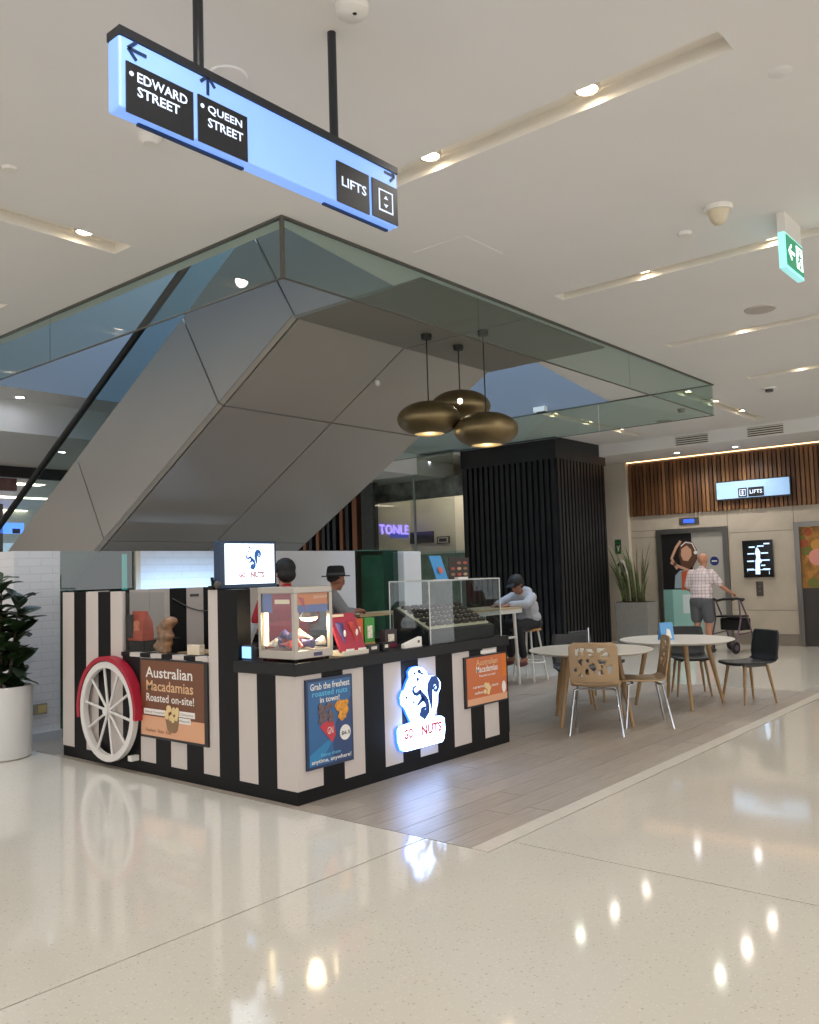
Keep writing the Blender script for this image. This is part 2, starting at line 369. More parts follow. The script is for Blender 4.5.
def soffit_light(x, y, z, label, data=None):
    t = thing('downlight', label, 'downlight', (x, y, z-.02), 'small round downlights')
    obj('rim', MB().lathe([(.05, 0), (.07, 0), (.07, .02), (.05, .02)], (x, y, z-.02), 20, closed=True), RIM, t)
    obj('lens', MB().lathe([(0, .004), (.05, .008), (.05, .018)], (x, y, z-.02), 20), mat('cool_lens', '#ffffff', .3, emit=('#e9f0ff', 30)), t)
    s = bpy.data.objects.new('downlight_lamp', data or cool_data); C.objects.link(s); s.parent = t; s.location = (0, 0, -.01)
for px_, lb in (((677, 452), 'small round downlight in the soffit below the left vent'), ((735, 446), 'small round downlight in the soffit above the lift sign')):
    p = fl(*px_, 3.58); soffit_light(min(p[0], 12.0), p[1], 3.58, lb)
p = fl(20, 396, Z); soffit_light(p[0], p[1], Z, 'round downlight beyond the escalator handrail at upper left', far_data)
for q, lb in (((52, 452), 'faint round downlight just above the black band, beside the handrail'), ((62, 451), 'faint round downlight between handrail and escalator panel')):
    p = fl(*q, 3.4); soffit_light(p[0], p[1], 3.4, lb, far_data)
# long flat lights on the far soffit
for i, (xx, yy, ln) in enumerate(((57, 472, 1.0), (24, 484, .7), (32, 498, 1.6), (6, 510, 1.0))):
    p = fl(xx, yy, 3.4)
    tag(obj('strip_light', MB().box(p[0]-ln/2, p[1]-.12, 3.385, p[0]+ln/2, p[1]+.12, 3.40), mat('strip_lens', '#ffffff', .4, emit=('#fff0d2', 5))),
        ['flat strip light nearest the escalator edge, far left', 'small strip light just below the black band, far left', 'longest far strip light beside the escalator panel', 'strip light at the photo edge above the blue sign'][i], 'ceiling light', 'far strip lights')

# ceiling devices
PLAST = mat('white_plastic', '#dedad2', .4)
p = fl(352, 6, Z); t = thing('camera_dome', 'white dome security camera at the top edge of the photo', 'security camera', (p[0], p[1], Z-.05))
obj('housing', MB().lathe([(.0, 0), (.04, .0), (.065, .02), (.07, .05)], (p[0], p[1], Z-.05), 24), PLAST, t, smooth=40)
obj('lens', MB().ell((p[0]-.012, p[1]-.025, Z-.044), (.012, .012, .01)), mat('lens_black', '#111111', .1), t)
p = fl(718, 207, Z); t = thing('camera_dome', 'cream stepped ceiling sensor hanging left of the exit sign', 'sensor', (p[0], p[1], Z-.12))
obj('base', MB().lathe([(.085, .09), (.09, .105), (.09, .12)], (p[0], p[1], Z-.12), 24), PLAST, t, smooth=30)
obj('dome', MB().lathe([(0, 0), (.03, .006), (.05, .03), (.062, .07), (.07, .09)], (p[0], p[1], Z-.12), 24), mat('cream_plastic', '#cfc3a8', .4), t, smooth=50)
GRILL = mat('speaker_grille', '#b9b2aa', .6, noise=(300, .15))
p = fl(760, 309, Z); ceil_dot('ceiling_speaker', 'round grey ceiling speaker between two light slots', 'speaker', p[0], p[1], [(.0, -.012), (.13, -.012), (.14, 0)], GRILL)
p = fl(780, 72, Z); ceil_dot('ceiling_disc', 'flat round white cover plate near the upper right corner', 'cover plate', p[0], p[1], [(.0, -.002), (.05, -.002), (.055, 0)], CEIL)
p = fl(685, 233, Z); ceil_dot('smoke_detector', 'small flat smoke detector below the cream ceiling sensor', 'smoke detector', p[0], p[1], [(.0, -.02), (.04, -.02), (.05, 0)], PLAST)
p = fl(10, 168, Z); ceil_dot('smoke_detector', 'small flat ceiling button at the left edge below the sign', 'smoke detector', p[0], p[1], [(.0, -.015), (.035, -.015), (.045, 0)], PLAST)
p = fl(228, 76, Z); ceil_dot('ceiling_speaker', 'round ceiling speaker half hidden behind the hanging sign', 'speaker', p[0], p[1], [(.0, -.008), (.085, -.008), (.09, 0)], CEIL)
p = fl(150, 137, Z); ceil_dot('smoke_detector', 'smoke detector peeping out below the hanging sign', 'smoke detector', p[0], p[1], [(.0, -.04), (.035, -.04), (.06, -.015), (.06, 0)], PLAST)
p = fl(769, 388, Z); t = thing('smoke_detector', 'small dark-ringed sprinkler beyond the far light slots', 'sprinkler', (p[0], p[1], Z-.05))
obj('plate', MB().lathe([(.0, .03), (.09, .03), (.1, .05)], (p[0], p[1], Z-.05), 20), PLAST, t); obj('head', MB().lathe([(0, 0), (.05, .0), (.05, .03)], (p[0], p[1], Z-.05), 16), mat('dark_grey', '#4a4744', .5), t)
p = fl(664, 421, Z); ceil_dot('ceiling_speaker', 'round ceiling speaker seen through the glass before the lifts', 'speaker', p[0], p[1], [(.0, -.012), (.12, -.012), (.13, 0)], GRILL)
p = fl(681, 409, Z); ceil_dot('smoke_detector', 'smoke detector seen through the glass corner', 'smoke detector', p[0], p[1], [(.0, -.05), (.04, -.05), (.06, 0)], mat('grey_plastic', '#8d8a84', .5))
# access hatch outline
q = [fl(*a, Z) for a in ((413, 252), (467, 236), (499, 253), (447, 269))]
x0, x1, y0, y1 = .80, 1.27, -.92, -.47
tag(obj('access_hatch', MB().box(x0, y0, Z-.004, x1, y1, Z), CEIL, bev=.001), 'flush square access hatch in the ceiling beside the glass', 'hatch')

# green exit sign
EY = -2.68; PE = Plane('y', EY); ea0 = PE.px(785, 240)[0]; ea1 = PE.px(802, 240)[0]; ew = ea1-ea0; eb0, eb1 = 3.42, 3.66
t = thing('exit_sign', 'small hanging green exit sign with arrow and running figure', 'sign', ((ea0+ea1)/2, EY, eb0))
obj('bracket', MB().box(ea0+.02, EY+.0, eb1, ea1-.02, EY+.05, 3.8), PLAST, t)
obj('light_box', MB().box(ea0, EY+.001, eb0, ea1, EY+.045, eb1), mat('exit_edge', '#bfeee6', .3, emit=('#8ff4ff', .35)), t)
g = obj('panel', PE.rect(MB(), ea0+.02, eb0+.02, ea1-.02, eb1-.015, .0, .004), mat('exit_green', '#0f7a55', .3, emit=('#12805a', .5)), t)
EW = mat('exit_white', '#ffffff', .4, emit=('#dffff4', 1.0)); U = lambda u_, v_: (ea0+ew*u_, eb0+(eb1-eb0)*v_)
s = MB(); PE.stroke(s, [U(.46, .52), U(.16, .52)], .02, .004, .006); PE.stroke(s, [U(.3, .72), U(.14, .52), U(.3, .32)], .02, .004, .006); obj('arrow', s, EW, g)
s = MB(); PE.rect(s, *U(.56, .2), *U(.9, .84), .004, .006); obj('pictogram', s, EW, g)
s = MB(); PE.disc(s, *U(.76, .74), .014, .006, .0075); PE.stroke(s, [U(.74, .66), U(.70, .48), U(.78, .36), U(.70, .22)], .02, .006, .0075); PE.stroke(s, [U(.70, .48), U(.62, .38), U(.58, .36)], .015, .006, .0075); PE.stroke(s, [U(.64, .54), U(.84, .58)], .013, .006, .0075); obj('running_figure', s, MATS['exit_green'], g)

# ================================================================== VOID above the ceiling
UP = mat('upper_wall_paint', '#7b7f85', .6)
mb = MB(); x0, x1, y0, y1, z1 = -.15, 7.04, -.3, VY, 8.2
def inq(mb, pts): mb.add(pts, [tuple(range(len(pts)))])
inq(mb, [(x0, y0, Z), (x0, y0, z1), (x0, y1, z1), (x0, y1, Z)]); inq(mb, [(x1, y0, Z), (x1, y1, Z), (x1, y1, z1), (x1, y0, z1)])
inq(mb, [(x0, y1, Z), (x0, y1, z1), (x1, y1, z1), (x1, y1, Z)]); inq(mb, [(x0, y0, Z+.001), (x1, y0, Z+.001), (x1, y0, z1), (x0, y0, z1)])
struct(obj('wall_void', mb, UP), 'pale blue-lit inner walls of the escalator void')
struct(obj('window_1', MB().box(x0, y0, z1, x1, y1, z1+.05), mat('skylight', '#cfe6ff', .3, emit=('#bcd5ee', SKY_E))), 'daylit skylight over the escalator void')

# glass smoke baffle
GL = glass('baffle_glass', '#e4eeea', .03); EDGE = mat('glass_edge_channel', '#5f5d55', .4, metal=.4)
t = thing('glass_baffle', 'clear glass smoke baffle hanging from the ceiling around the escalator void', 'glass panel', (-.28, -.27, 3.4))
def pane(x0, y0, x1, y1):
    d = .006
    mb = MB().box(x0-(d if x0 == x1 else 0), y0-(d if y0 == y1 else 0), 3.4, x1+(d if x0 == x1 else 0), y1+(d if y0 == y1 else 0), Z-.001)
    o = obj('pane', mb, GL, t)
    e = MB(); e.box(x0-.008, y0-.008, 3.392, x1+.008, y1+.008, 3.4); obj('edge_strip', e, EDGE, o)
xsp = [-.28, 1.85, 4.64, 7.04]
for a, b in zip(xsp, xsp[1:]): pane(a+.012, -.27, b-.006, -.27)
for a, b in ((-.258, 2.69), (2.70, VY)): pane(-.28, a, -.28, b-.006)
for a, b in ((-.258, 1.35), (1.36, VY)): pane(7.04, a, 7.04, b-.006)
g = MB().box(-.295, -.285, Z-.015, 7.055, -.255, Z); g.box(-.295, -.255, Z-.015, -.265, VY, Z); g.box(7.025, -.255, Z-.015, 7.055, VY, Z); obj('channel', g, EDGE, t)
obj('corner_post', MB().box(-.292, -.282, 3.39, -.268, -.258, Z-.015), EDGE, t)

# ================================================================== ESCALATOR
EX0, EX1 = 1.245, 4.27; S = .587                     # side planes, slope
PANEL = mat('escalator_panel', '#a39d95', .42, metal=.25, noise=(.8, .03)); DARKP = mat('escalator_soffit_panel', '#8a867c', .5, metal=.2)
GAP = mat('joint_shadow', '#26272a', .8)
t = thing('escalator', 'grey panel-clad escalator rising diagonally above the kiosk', 'escalator', (EX0, 7, 0))
zb = lambda y: 3.8-(y-1.28)*S                         # underside
nrm = Vector((0, S, 1)).normalized(); D = 1.14
up = lambda y, d: (y+nrm.y*d, zb(y)+nrm.z*d)         # (y, z) d metres above the underside
core = MB().prism([(EX0+.07, -.17, 3.83), (EX0+.07, 1.30, 3.83), (EX0+.07, *up(7.5, .05)), (EX0+.07, *up(7.5, D-.1)), (EX0+.07, *up(1.0, D-.1)), (EX0+.07, -.17, 4.85)], (EX1-EX0-.14, 0, 0))
obj('joint_backing', MB().prism([(EX0+.03, *up(1.3, .06)), (EX0+.03, *up(7.5, .06)), (EX0+.03, *up(7.5, D-.03)), (EX0+.03, *up(1.3, D-.03))], (.02, 0, 0)), GAP, t)
obj('joint_backing', MB().prism([(EX0+.03, *up(1.29, .025)), (EX0+.03, *up(7.5, .025)), (EX1-.02, *up(7.5, .025)), (EX1-.02, *up(1.29, .025))], tuple(nrm*.01)), GAP, t)
obj('core', core, GAP, t)
XM = 2.755; g = .009
rows = [1.28, 2.36, 4.43, 7.6]
CH = .055
for i in range(3):
    ya, yb = rows[i]+g*(i > 0), rows[i+1]-g
    for xa, xb in ((EX0+CH+.004, XM-g), (XM+g, EX1)):
        mb = MB().prism([(xa, ya, zb(ya)), (xa, yb, zb(yb)), (xb, yb, zb(yb)), (xb, ya, zb(ya))], tuple(nrm*.02)); obj('underside_panel', mb, PANEL, t)
    # slim chamfer along the lower left edge
    h0 = .03
    mb = MB(); A = [(EX0, *up(ya, h0)), (EX0+CH-.020, ya, zb(ya)), (EX0+CH-.020, yb, zb(yb)), (EX0, *up(yb, h0))]; mb.prism(A, (.015, .0, .02)); obj('edge_panel', mb, PANEL, t)
for xa, xb in ((EX0, XM-g), (XM+g, EX1)):
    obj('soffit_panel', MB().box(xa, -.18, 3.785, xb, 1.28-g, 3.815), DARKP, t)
# side cladding, joints square to the slope
def spanel(pts): obj('side_panel', MB().prism([(EX0-.004, y, z) for y, z in pts], (.02, 0, 0)), PANEL, t)
for i in range(3):
    ya, yb = rows[i]+g*(i > 0), rows[i+1]-g
    if i == 0: pts = [up(1.28, .034), up(yb, .034), up(yb, D), up(1.28+.02, D)]
    else: pts = [up(ya, .034), up(yb, .034), up(yb, D), up(ya, D)]
    spanel(pts)
y_m, z_m = up(1.28, D)
spanel([(-.18, 3.81), (1.27, 3.81), (y_m-.01, z_m), (y_m-.01, z_m+.02), (-.18, z_m+.02)])
# balustrade glass, skirt and handrail
bg_ = MB().prism([(EX0+.10, *up(y_, D)) for y_ in (1.2, 7.4)]+[(EX0+.10, *up(y_, D+.5)) for y_ in (7.4, 1.2)], (.012, 0, 0)); obj('balustrade_glass', bg_, glass('balustrade', '#d8e4e4', .02), t)
RUB = mat('handrail_rubber', '#151617', .35)
hr = [(EX0+.10, *up(y_, D+.54)) for y_ in (7.7, 6.5, 5, 3.5, 2, 1.25)]
obj('handrail', MB().tube(hr, .042, 10), RUB, t, smooth=50)
hr2 = [(EX1-.10, *up(y_, D+.54)) for y_ in (7.7, 5, 3, 1.25)]; obj('handrail', MB().tube(hr2, .042, 10), RUB, t, smooth=50)
bg2 = MB().prism([(EX1-.10, *up(y_, D)) for y_ in (1.2, 7.4)]+[(EX1-.10, *up(y_, D+.5)) for y_ in (7.4, 1.2)], (.012, 0, 0)); obj('balustrade_glass', bg2, MATS['balustrade'], t)
p = (3.64, 2.36); # little sensor on the underside joint
d_ = on(376, 380, 0, 3.1); ys_ = 2.2
def under(x_, y_):    # pixel on the underside plane
    dd = AX.T @ np.array([(x_-409.5)/F, -(y_-512)/F, 1.0]); nn = np.array([0, S, 1.0]); P0 = np.array([0, 1.28, 3.8]); k = nn @ (P0-CAM)/(nn @ dd); return CAM+dd*k
q = under(376, 380); tag(obj('sensor', MB().ell((q[0], q[1]-.02, q[2]-.035), (.03, .03, .035)), PLAST, smooth=60), 'tiny white sensor on the escalator underside joint', 'sensor')

# ================================================================== WALL UNDER THE ESCALATOR
WBR = brickmat('white_painted_brick', '#d5d6da'); WPL = mat('white_hoarding', '#d9dade', .5)
struct(obj('wall_back', MB().box(-.06, 3.82, 0, .40, 4.6, 1.82), WBR), 'white painted brick pier behind the plant pot')
struct(obj('wall_under_escalator', MB().box(1.30, 3.82, 0, 2.9, 4.0, 1.82), WBR), 'white painted brick wall lit blue behind the kiosk')
struct(obj('wall_hoarding', MB().box(2.9, 3.82, 0, 4.60, 4.0, 1.82), WPL), 'plain white hoarding wall behind the man in the hat')
TG = glass('teal_glass', '#74a695', .04)
t = thing('glass_screen', 'green-tinted glass screen between brick pier and white wall', 'glass screen', (.85, 3.86, 0))
obj('pane', MB().box(.40, 3.855, 0, 1.24, 3.867, 1.82), TG, t); obj('post', MB().box(1.24, 3.82, 0, 1.30, 3.9, 1.82), mat('beige_metal', '#b9ad9c', .4, metal=.3), t)
t = thing('glass_screen', 'green-tinted glass screen right of the white hoarding', 'glass screen', (5.07, 3.86, 0))
obj('pane', MB().box(4.62, 3.855, 0, 5.53, 3.867, 1.82), TG, t); obj('edge_strip', MB().box(4.62, 3.85, 1.82, 5.53, 3.872, 1.835), mat('green_glass_edge', '#3f6a60', .3), t)
struct(obj('wall_pillar', MB().box(5.54, 3.75, 0, 5.93, 4.15, 1.81), mat('white_pillar_paint', '#dcdcdc', .5), bev=.01), 'short white pillar beyond the display case')
TEAL = mat('teal_backdrop', '#5f857c', .6, noise=(1.2, .3))
struct(obj('wall_teal', MB().box(.9, 6.6, 0, 2.6, 6.7, 1.75), TEAL), 'dim teal panel behind the glass screen')
xa_ = on(364, 580, 1, 4.5)[0]; struct(obj('wall_teal', MB().box(xa_, 4.5, 0, xa_+.75, 4.55, 1.78), mat('teal_marble', '#b4c6bd', .5, noise=(4, .45))), 'mottled green panel behind the right-hand glass screen')
tag(obj('led_strip', MB().box(1.335, 4.2, 0, 1.375, 4.24, 1.8), mat('blue_led', '#bfe0ff', .3, emit=('#b9dcff', 1.1))), 'upright pale blue light strip behind the green glass', 'led strip')
# added blue lamp, fitting unseen and invented, to light the brick behind the kiosk
ld = bpy.data.lights.new('added_wall_light', 'AREA'); ld.shape = 'RECTANGLE'; ld.size = 1.3; ld.size_y = .05; ld.spread = math.radians(100); ld.energy = 3.2; ld.color = (.42, .68, 1)
struct(obj('baseboard_back', MB().box(-.07, 3.80, 0, .41, 3.82, .09), mat('brick_skirting', '#b9bbc0', .5)), 'painted skirting of the brick pier')
t = thing('power_outlet', 'yellowed double power outlet low on the brick pier', 'power outlet', (.18, 3.81, .28))
obj('plate', MB().box(.10, 3.805, .26, .26, 3.819, .36), mat('outlet_grey', '#8f8a7c', .5), t); obj('socket', MB().box(.17, 3.797, .275, .25, 3.806, .345), mat('outlet_yellow', '#c8b27a', .5), t)
ol = bpy.data.objects.new('added_wall_light', ld)
tl = thing('added_wall_lamp', 'added pale blue lamp, fitting unseen, lighting the white brick wall', 'lamp', (1.85, 3.3, 0))
obj('housing', MB().box(1.2, 3.26, 0, 2.5, 3.35, 1.3), mat('added_lamp_housing', '#2a2b2d', .4), tl)  # invented housing for the added lamp, hidden behind the kiosk end wall
C.objects.link(ol); ol.parent = tl; ol.location = Vector((1.85, 3.36, 1.26))-_wl(tl); ol.rotation_euler = (math.radians(104), 0, 0)

# ================================================================== BLACK SLATTED COLUMN
BLK = mat('black_timber', '#101113', .38, noise=(8, .2), stretch=(1, 1, .2)); BLK2 = mat('black_backing', '#08090a', .6)
t = thing('slatted_column', 'tall black slatted column between the cafe and the lifts', 'column', (10.0, 4.4, 0))
px0, px1, py0, py1 = 9.2, 11.08, 3.32, 5.4
obj('core', MB().box(px0+.06, py0+.06, 0, px1-.25, py1, 3.8).box(px1-.25, py0+.06, 0, px1, py1, 3.575), BLK2, t)
obj('fascia', MB().box(px0+.02, py0+.02, 3.42, px1-.25, py1, 3.8).box(px1-.25, py0+.02, 3.42, px1, py1, 3.575), BLK, t)
def slats(parent, x_or_y, fixed, a0, a1, step, wd, dep, z0, z1, m, name='slat'):
    n = int((a1-a0)/step); me = None
    for i in range(n):
        a = a0+i*step
        if me is None:
            b_ = MB().box(-dep/2, -wd/2, 0, dep/2, wd/2, z1-z0) if x_or_y == 'x' else MB().box(-wd/2, -dep/2, 0, wd/2, dep/2, z1-z0)
            me = mesh(name, b_); me.materials.append(m)
        o = bpy.data.objects.new(name, me); C.objects.link(o); o.parent = parent
        o.location = Vector((fixed, a+step/2, z0) if x_or_y == 'x' else (a+step/2, fixed, z0))-_wl(parent)
slats(t, 'x', px0+.03, py0+.02, py1, .118, .07, .06, 0, 3.42, BLK)
slats(t, 'y', py0+.03, px0+.02, px1, .118, .07, .06, 0, 3.42, BLK)

# ================================================================== LIFT WALL  (x = 12.28, faces -X)
WXL = 12.28; CONC = mat('lift_stone_panel', '#b3a898', .5, noise=(3, .08), bump=(40, .05)); JNT = mat('stone_joint', '#6d655b', .8)
STEEL = mat('brushed_steel', '#8f8b85', .3, metal=.9, noise=(60, .05), stretch=(1, 1, .05))
wl = struct(obj('wall_right', MB().box(WXL+.02, -8, 0, WXL+.4, 8, 3.6), JNT), 'stone lift lobby wall with timber slats above')
def cpanel(y0, y1, z0, z1): obj('stone_panel', MB().box(WXL, y0+.004, z0+.004, WXL+.02, y1-.004, z1-.004), CONC, wl)
for z0, z1 in ((.2, .63), (.63, 2.06)):
    cpanel(2.92, 3.46, z0, z1); cpanel(.34, 1.52, z0, z1)
cpanel(-1.7, -1.0, .2, 2.06)
cpanel(1.52, 3.46, 2.19, 2.49); cpanel(2.92, 3.46, 2.06, 2.19); cpanel(.34, 1.52, 2.06, 2.49); cpanel(-1.7, .34, 2.19, 2.49); cpanel(-1.7, -1.0, 2.06, 2.19)
for a, b in ((2.92, 3.46), (.34, 1.52)):
    struct(obj('baseboard_right', MB().box(WXL-.01, a, 0, WXL+.02, b, .2), mat('worn_steel_skirting', '#8e8478', .4, metal=.4)), 'worn metal skirting of the lift wall')
# pale pier beside the slatted column
pier = struct(obj('wall_pier', MB().box(WXL-.12, 3.46, 0, WXL+.02, 8, 3.58), mat('pale_stone', '#c4baaa', .55, noise=(2, .06))), 'pale stone pier between column and lift wall')
# timber slats
WOODS = [mat('walnut_slat_%d' % i, c, .45, noise=(14, .25), stretch=(1, 1, .12)) for i, c in enumerate(('#7a5332', '#5d3d25', '#8c6440', '#6b472b'))]
obj('slat_backing', MB().box(WXL+.005, -1.7, 2.49, WXL+.02, 3.46, 3.54), mat('dark_walnut', '#2e1d12', .7), wl)
sm = []
for i, wm in enumerate(WOODS):
    me = mesh('slat', MB().box(-.03-.01*(i % 2), -.028, 0, .02, .028, 1.03)); me.materials.append(wm); sm.append(me)
y = 3.43
while y > -1.7:
    o = bpy.data.objects.new('slat', random.choice(sm)); C.objects.link(o); o.parent = wl; o.location = Vector((WXL-.02, y-.03, 2.49))-_wl(wl); y -= .078
obj('cove_strip', MB().box(WXL-.055, -1.7, 3.568, WXL-.04, 3.46, 3.578), mat('warm_cove', '#ffd9a8', .4, emit=('#ffc58a', 4)), wl)
# lift door 1
PX = Plane('x', WXL)
def lift(n, y0, y1, ztop, label):
    fr = MB(); fr.box(WXL-.05, y1-.09, 0, WXL+.1, y1, ztop); fr.box(WXL-.05, y0, 0, WXL+.1, y0+.09, ztop); fr.box(WXL-.05, y0+.09, ztop-.09, WXL+.1, y1-.09, ztop)
    d = struct(obj('door_%d' % n, fr, STEEL), label); ym = (y0+y1)/2; leaves = []
    for a, b in ((ym+.002, y1-.09), (y0+.09, ym-.002)):
        leaves.append(obj('door_leaf', MB().box(WXL, a, 0, WXL+.018, b, ztop-.09), mat('lift_door_grey', '#b9b4ab', .35, metal=.3), d))
    return d, leaves
d1, lv1 = lift(1, 1.52, 2.92, 2.19, 'steel framed lift door with a photo of a woman in headphones')
d2, lv2 = lift(2, -1.0, .34, 2.19, 'steel framed lift door with an orange food picture at the right edge')
PD = Plane('x', WXL)
pr = lambda x, y: PD.px(x, y)
L0, L1 = -(2.92-.09), -2.225
a_ = MB(); PD.rect(a_, L0, 1.02, L1, 2.10, .001, .004); obj('print_dark', a_, mat('print_black', '#171414', .4), lv1[0])
a_ = MB(); PD.rect(a_, L0, .0, L1+.14, 1.02, .001, .005); obj('print_teal', a_, mat('print_teal', '#9ccac3', .4), lv1[0])
a_ = MB(); PD.rect(a_, L0, .0, L0+.18, 1.02, .005, .007); obj('print_shade', a_, mat('print_teal_dark', '#7aa8a2', .4), lv1[0])
SK = mat('print_skin', '#c99a80', .5); HR = mat('print_hair', '#5b3a2a', .5)
def pp(pts): return [pr(600+x/3.74, 430+y/3.74) for x, y in pts]
a_ = MB(); PD.poly(a_, pp([(300, 430), (320, 415), (345, 418), (362, 445), (365, 480), (350, 510), (330, 520), (305, 510), (295, 470)]), .005, .007); obj('print_hair', a_, HR, lv1[0])
a_ = MB(); PD.poly(a_, pp([(305, 445), (325, 432), (342, 448), (343, 470), (330, 490), (312, 488), (303, 468)]), .007, .009); obj('print_face', a_, SK, lv1[0])
a_ = MB(); PD.stroke(a_, pp([(290, 520), (268, 480), (285, 440), (302, 415)]), .05, .007, .009); PD.stroke(a_, pp([(265, 495), (300, 512), (345, 530)]), .05, .007, .009); obj('print_arms', a_, SK, lv1[0])
a_ = MB(); PD.disc(a_, *pr(600+358/3.74, 430+458/3.74), .035, .009, .012); PD.stroke(a_, pp([(303, 435), (320, 420), (345, 424), (358, 450)]), .02, .009, .012); obj('print_headphones', a_, mat('print_white', '#e6e2dc', .4), lv1[0])
a_ = MB(); PD.poly(a_, pp([(282, 545), (300, 525), (330, 525), (335, 592), (280, 592)]), .006, .008); obj('print_jacket', a_, mat('print_denim', '#8fa3ad', .5), lv1[0])
a_ = MB(); PD.poly(a_, pp([(305, 530), (330, 525), (335, 598), (308, 598)]), .008, .010); obj('print_top', a_, mat('print_orange', '#b8552f', .5), lv1[0])
a_ = MB(); PD.rect(a_, *pr(600+313/3.74, 430+685/3.74), *pr(600+345/3.74, 430+615/3.74), .005, .008); obj('print_card', a_, mat('print_pale', '#d4e4e2', .5), lv1[0])
a_ = MB(); PD.disc(a_, *pr(714.5, 561), .085, .001, .004); st = obj('round_sticker', a_, mat('sticker_blue', '#1f2f6b', .4), lv1[1])
a_ = MB(); PD.rect(a_, pr(714.5, 561)[0]-.05, pr(714.5, 561)[1]-.012, pr(714.5, 561)[0]+.05, pr(714.5, 561)[1]+.012, .004, .006); obj('sticker_band', a_, mat('print_white', '#e6e2dc'), st)
a_ = MB(); PD.rect(a_, -(.34-.09), 1.02, .33, 2.10, .001, .004); obj('print_food', a_, mat('print_food', '#9a6a2c', .4, noise=(9, .5)), lv2[0])
a_ = MB(); PD.rect(a_, -(.34-.09), 0, .33, 1.02, .001, .004); obj('print_dark', a_, mat('print_slate', '#3a3735', .4), lv2[0])
rd = random.Random(3)
for i in range(14):
    a_ = MB(); PD.disc(a_, -.22+rd.random()*.5, 1.08+rd.random()*.96, .05+.05*rd.random(), .004, .006+.001*i/14, 12); obj('print_morsel', a_, mat(('print_gold', 'print_rust', 'print_leaf')[i % 3], ('#c08a3a', '#9c4a22', '#6a6a2a')[i % 3], .5), lv2[0])
a_ = MB(); PD.disc(a_, *pr(818, 557), .15, .008, .010, 24); o_ = obj('print_round_badge', a_, mat('print_pink', '#d98f80', .4), lv2[0])
# skirting control panel, indicator, directory screen, call button, lift sign
t = thing('lift_indicator', 'steel floor indicator with blue display above the lift door', 'indicator', (WXL-.01, 2.25, 2.27))
q0 = PX.px(679.5, 525); q1 = PX.px(699, 517)
obj('plate', PX.rect(MB(), *q0, *q1, .001, .02), STEEL, t); obj('display', PX.rect(MB(), q0[0]+.09, q0[1]+.03, q1[0]-.09, q1[1]-.03, .02, .024), mat('blue_display', '#2b46a0', .3, emit=('#3a63ff', .8)), t)
t = thing('directory_screen', 'black digital directory screen mounted between the two lifts', 'screen', (WXL-.04, .98, 1.22))
q0 = PX.px(745, 577.5); q1 = PX.px(772.5, 539.5)
obj('body', PX.rect(MB(), *q0, *q1, .001, .05), mat('screen_black', '#07080a', .15), t)
W2 = mat('screen_white', '#cfe6ff', .3, emit=('#bfe0ff', .6)); dx = q1[0]-q0[0]; dz = q1[1]-q0[1]
tower = [(.40, .08), (.56, .08), (.56, .36), (.64, .42), (.58, .52), (.60, .68), (.52, .80), (.46, .80), (.42, .66), (.46, .55), (.42, .45)]
obj('map_tower', PX.poly(MB(), [(q0[0]+dx*a, q0[1]+dz*b) for a, b in tower], .05, .052), W2, t)
for a0, b0, a1 in ((.72, .88, .92), (.22, .80, .42), (.5, .82, .72), (.16, .62, .40), (.62, .63, .86), (.14, .42, .38), (.62, .44, .9), (.12, .2, .36), (.66, .20, .9), (.60, .30, .74)):
    obj('map_caption', PX.rect(MB(), q0[0]+dx*a0, q0[1]+dz*b0, q0[0]+dx*a1, q0[1]+dz*(b0+.035), .05, .052), W2, t)
obj('map_frame', PX.stroke(MB(), [(q0[0]+dx*.14, q0[1]+dz*.16), (q0[0]+dx*.14, q0[1]+dz*.2), (q0[0]+dx*.86, q0[1]+dz*.2), (q0[0]+dx*.86, q0[1]+dz*.08)], .012, .05, .052), W2, t)
t = thing('call_panel', 'slim steel lift call panel below the directory screen', 'call panel', (WXL-.01, .99, .93))
q0 = PX.px(757, 596); q1 = PX.px(763, 581.5); obj('plate', PX.rect(MB(), *q0, *q1, .001, .015), mat('dark_steel', '#6a655f', .35, metal=.7), t)
for k in (.35, .65): obj('button', PX.disc(MB(), (q0[0]+q1[0])/2, q0[1]+(q1[1]-q0[1])*k, .018, .015, .02, 14), STEEL, t)
SIGNB = mat('sign_blue_acrylic', '#a4c6ea', .3, emit=('#8fbdf0', .22)); SIGNK = mat('sign_black', '#1b1d22', .4); SIGNW = mat('sign_text_lit', '#dfeaff', .4, emit=('#cfe2ff', .4)); SIGNF = mat('sign_frame', '#22242a', .4); NAVY = mat('sign_navy', '#15315f', .5)
t = thing('lift_sign', 'blue-white illuminated LIFTS sign on the timber slats', 'sign', (WXL-.2, .98, 2.69)); PS = Plane('x', WXL-.12)
q0 = (-1.64, 2.69); q1 = (-.335, 3.0)
obj('frame', PS.rect(MB(), q0[0]-.02, q0[1]-.025, q1[0]+.02, q1[1]+.02, -.05, .0), SIGNF, t); obj('face', PS.rect(MB(), *q0, *q1, 0, .01), SIGNB, t)
for dz_ in (-1.45, -.55): obj('bracket', MB().box(WXL-.08, -dz_-.02, 2.85, WXL-.03, -dz_+.02, 2.89), SIGNF, t)
a = q0[0]+.40; bx = obj('icon_panel', PS.rect(MB(), a, 2.70, a+.16, 2.87, .01, .014), SIGNK, t)
s = MB(); PS.stroke(s, [(a+.03, 2.73), (a+.13, 2.73), (a+.13, 2.84), (a+.03, 2.84), (a+.03, 2.73)], .012, .014, .016); PS.stroke(s, [(a+.08, 2.75), (a+.08, 2.82)], .03, .014, .016); obj('lift_icon', s, SIGNW, bx)
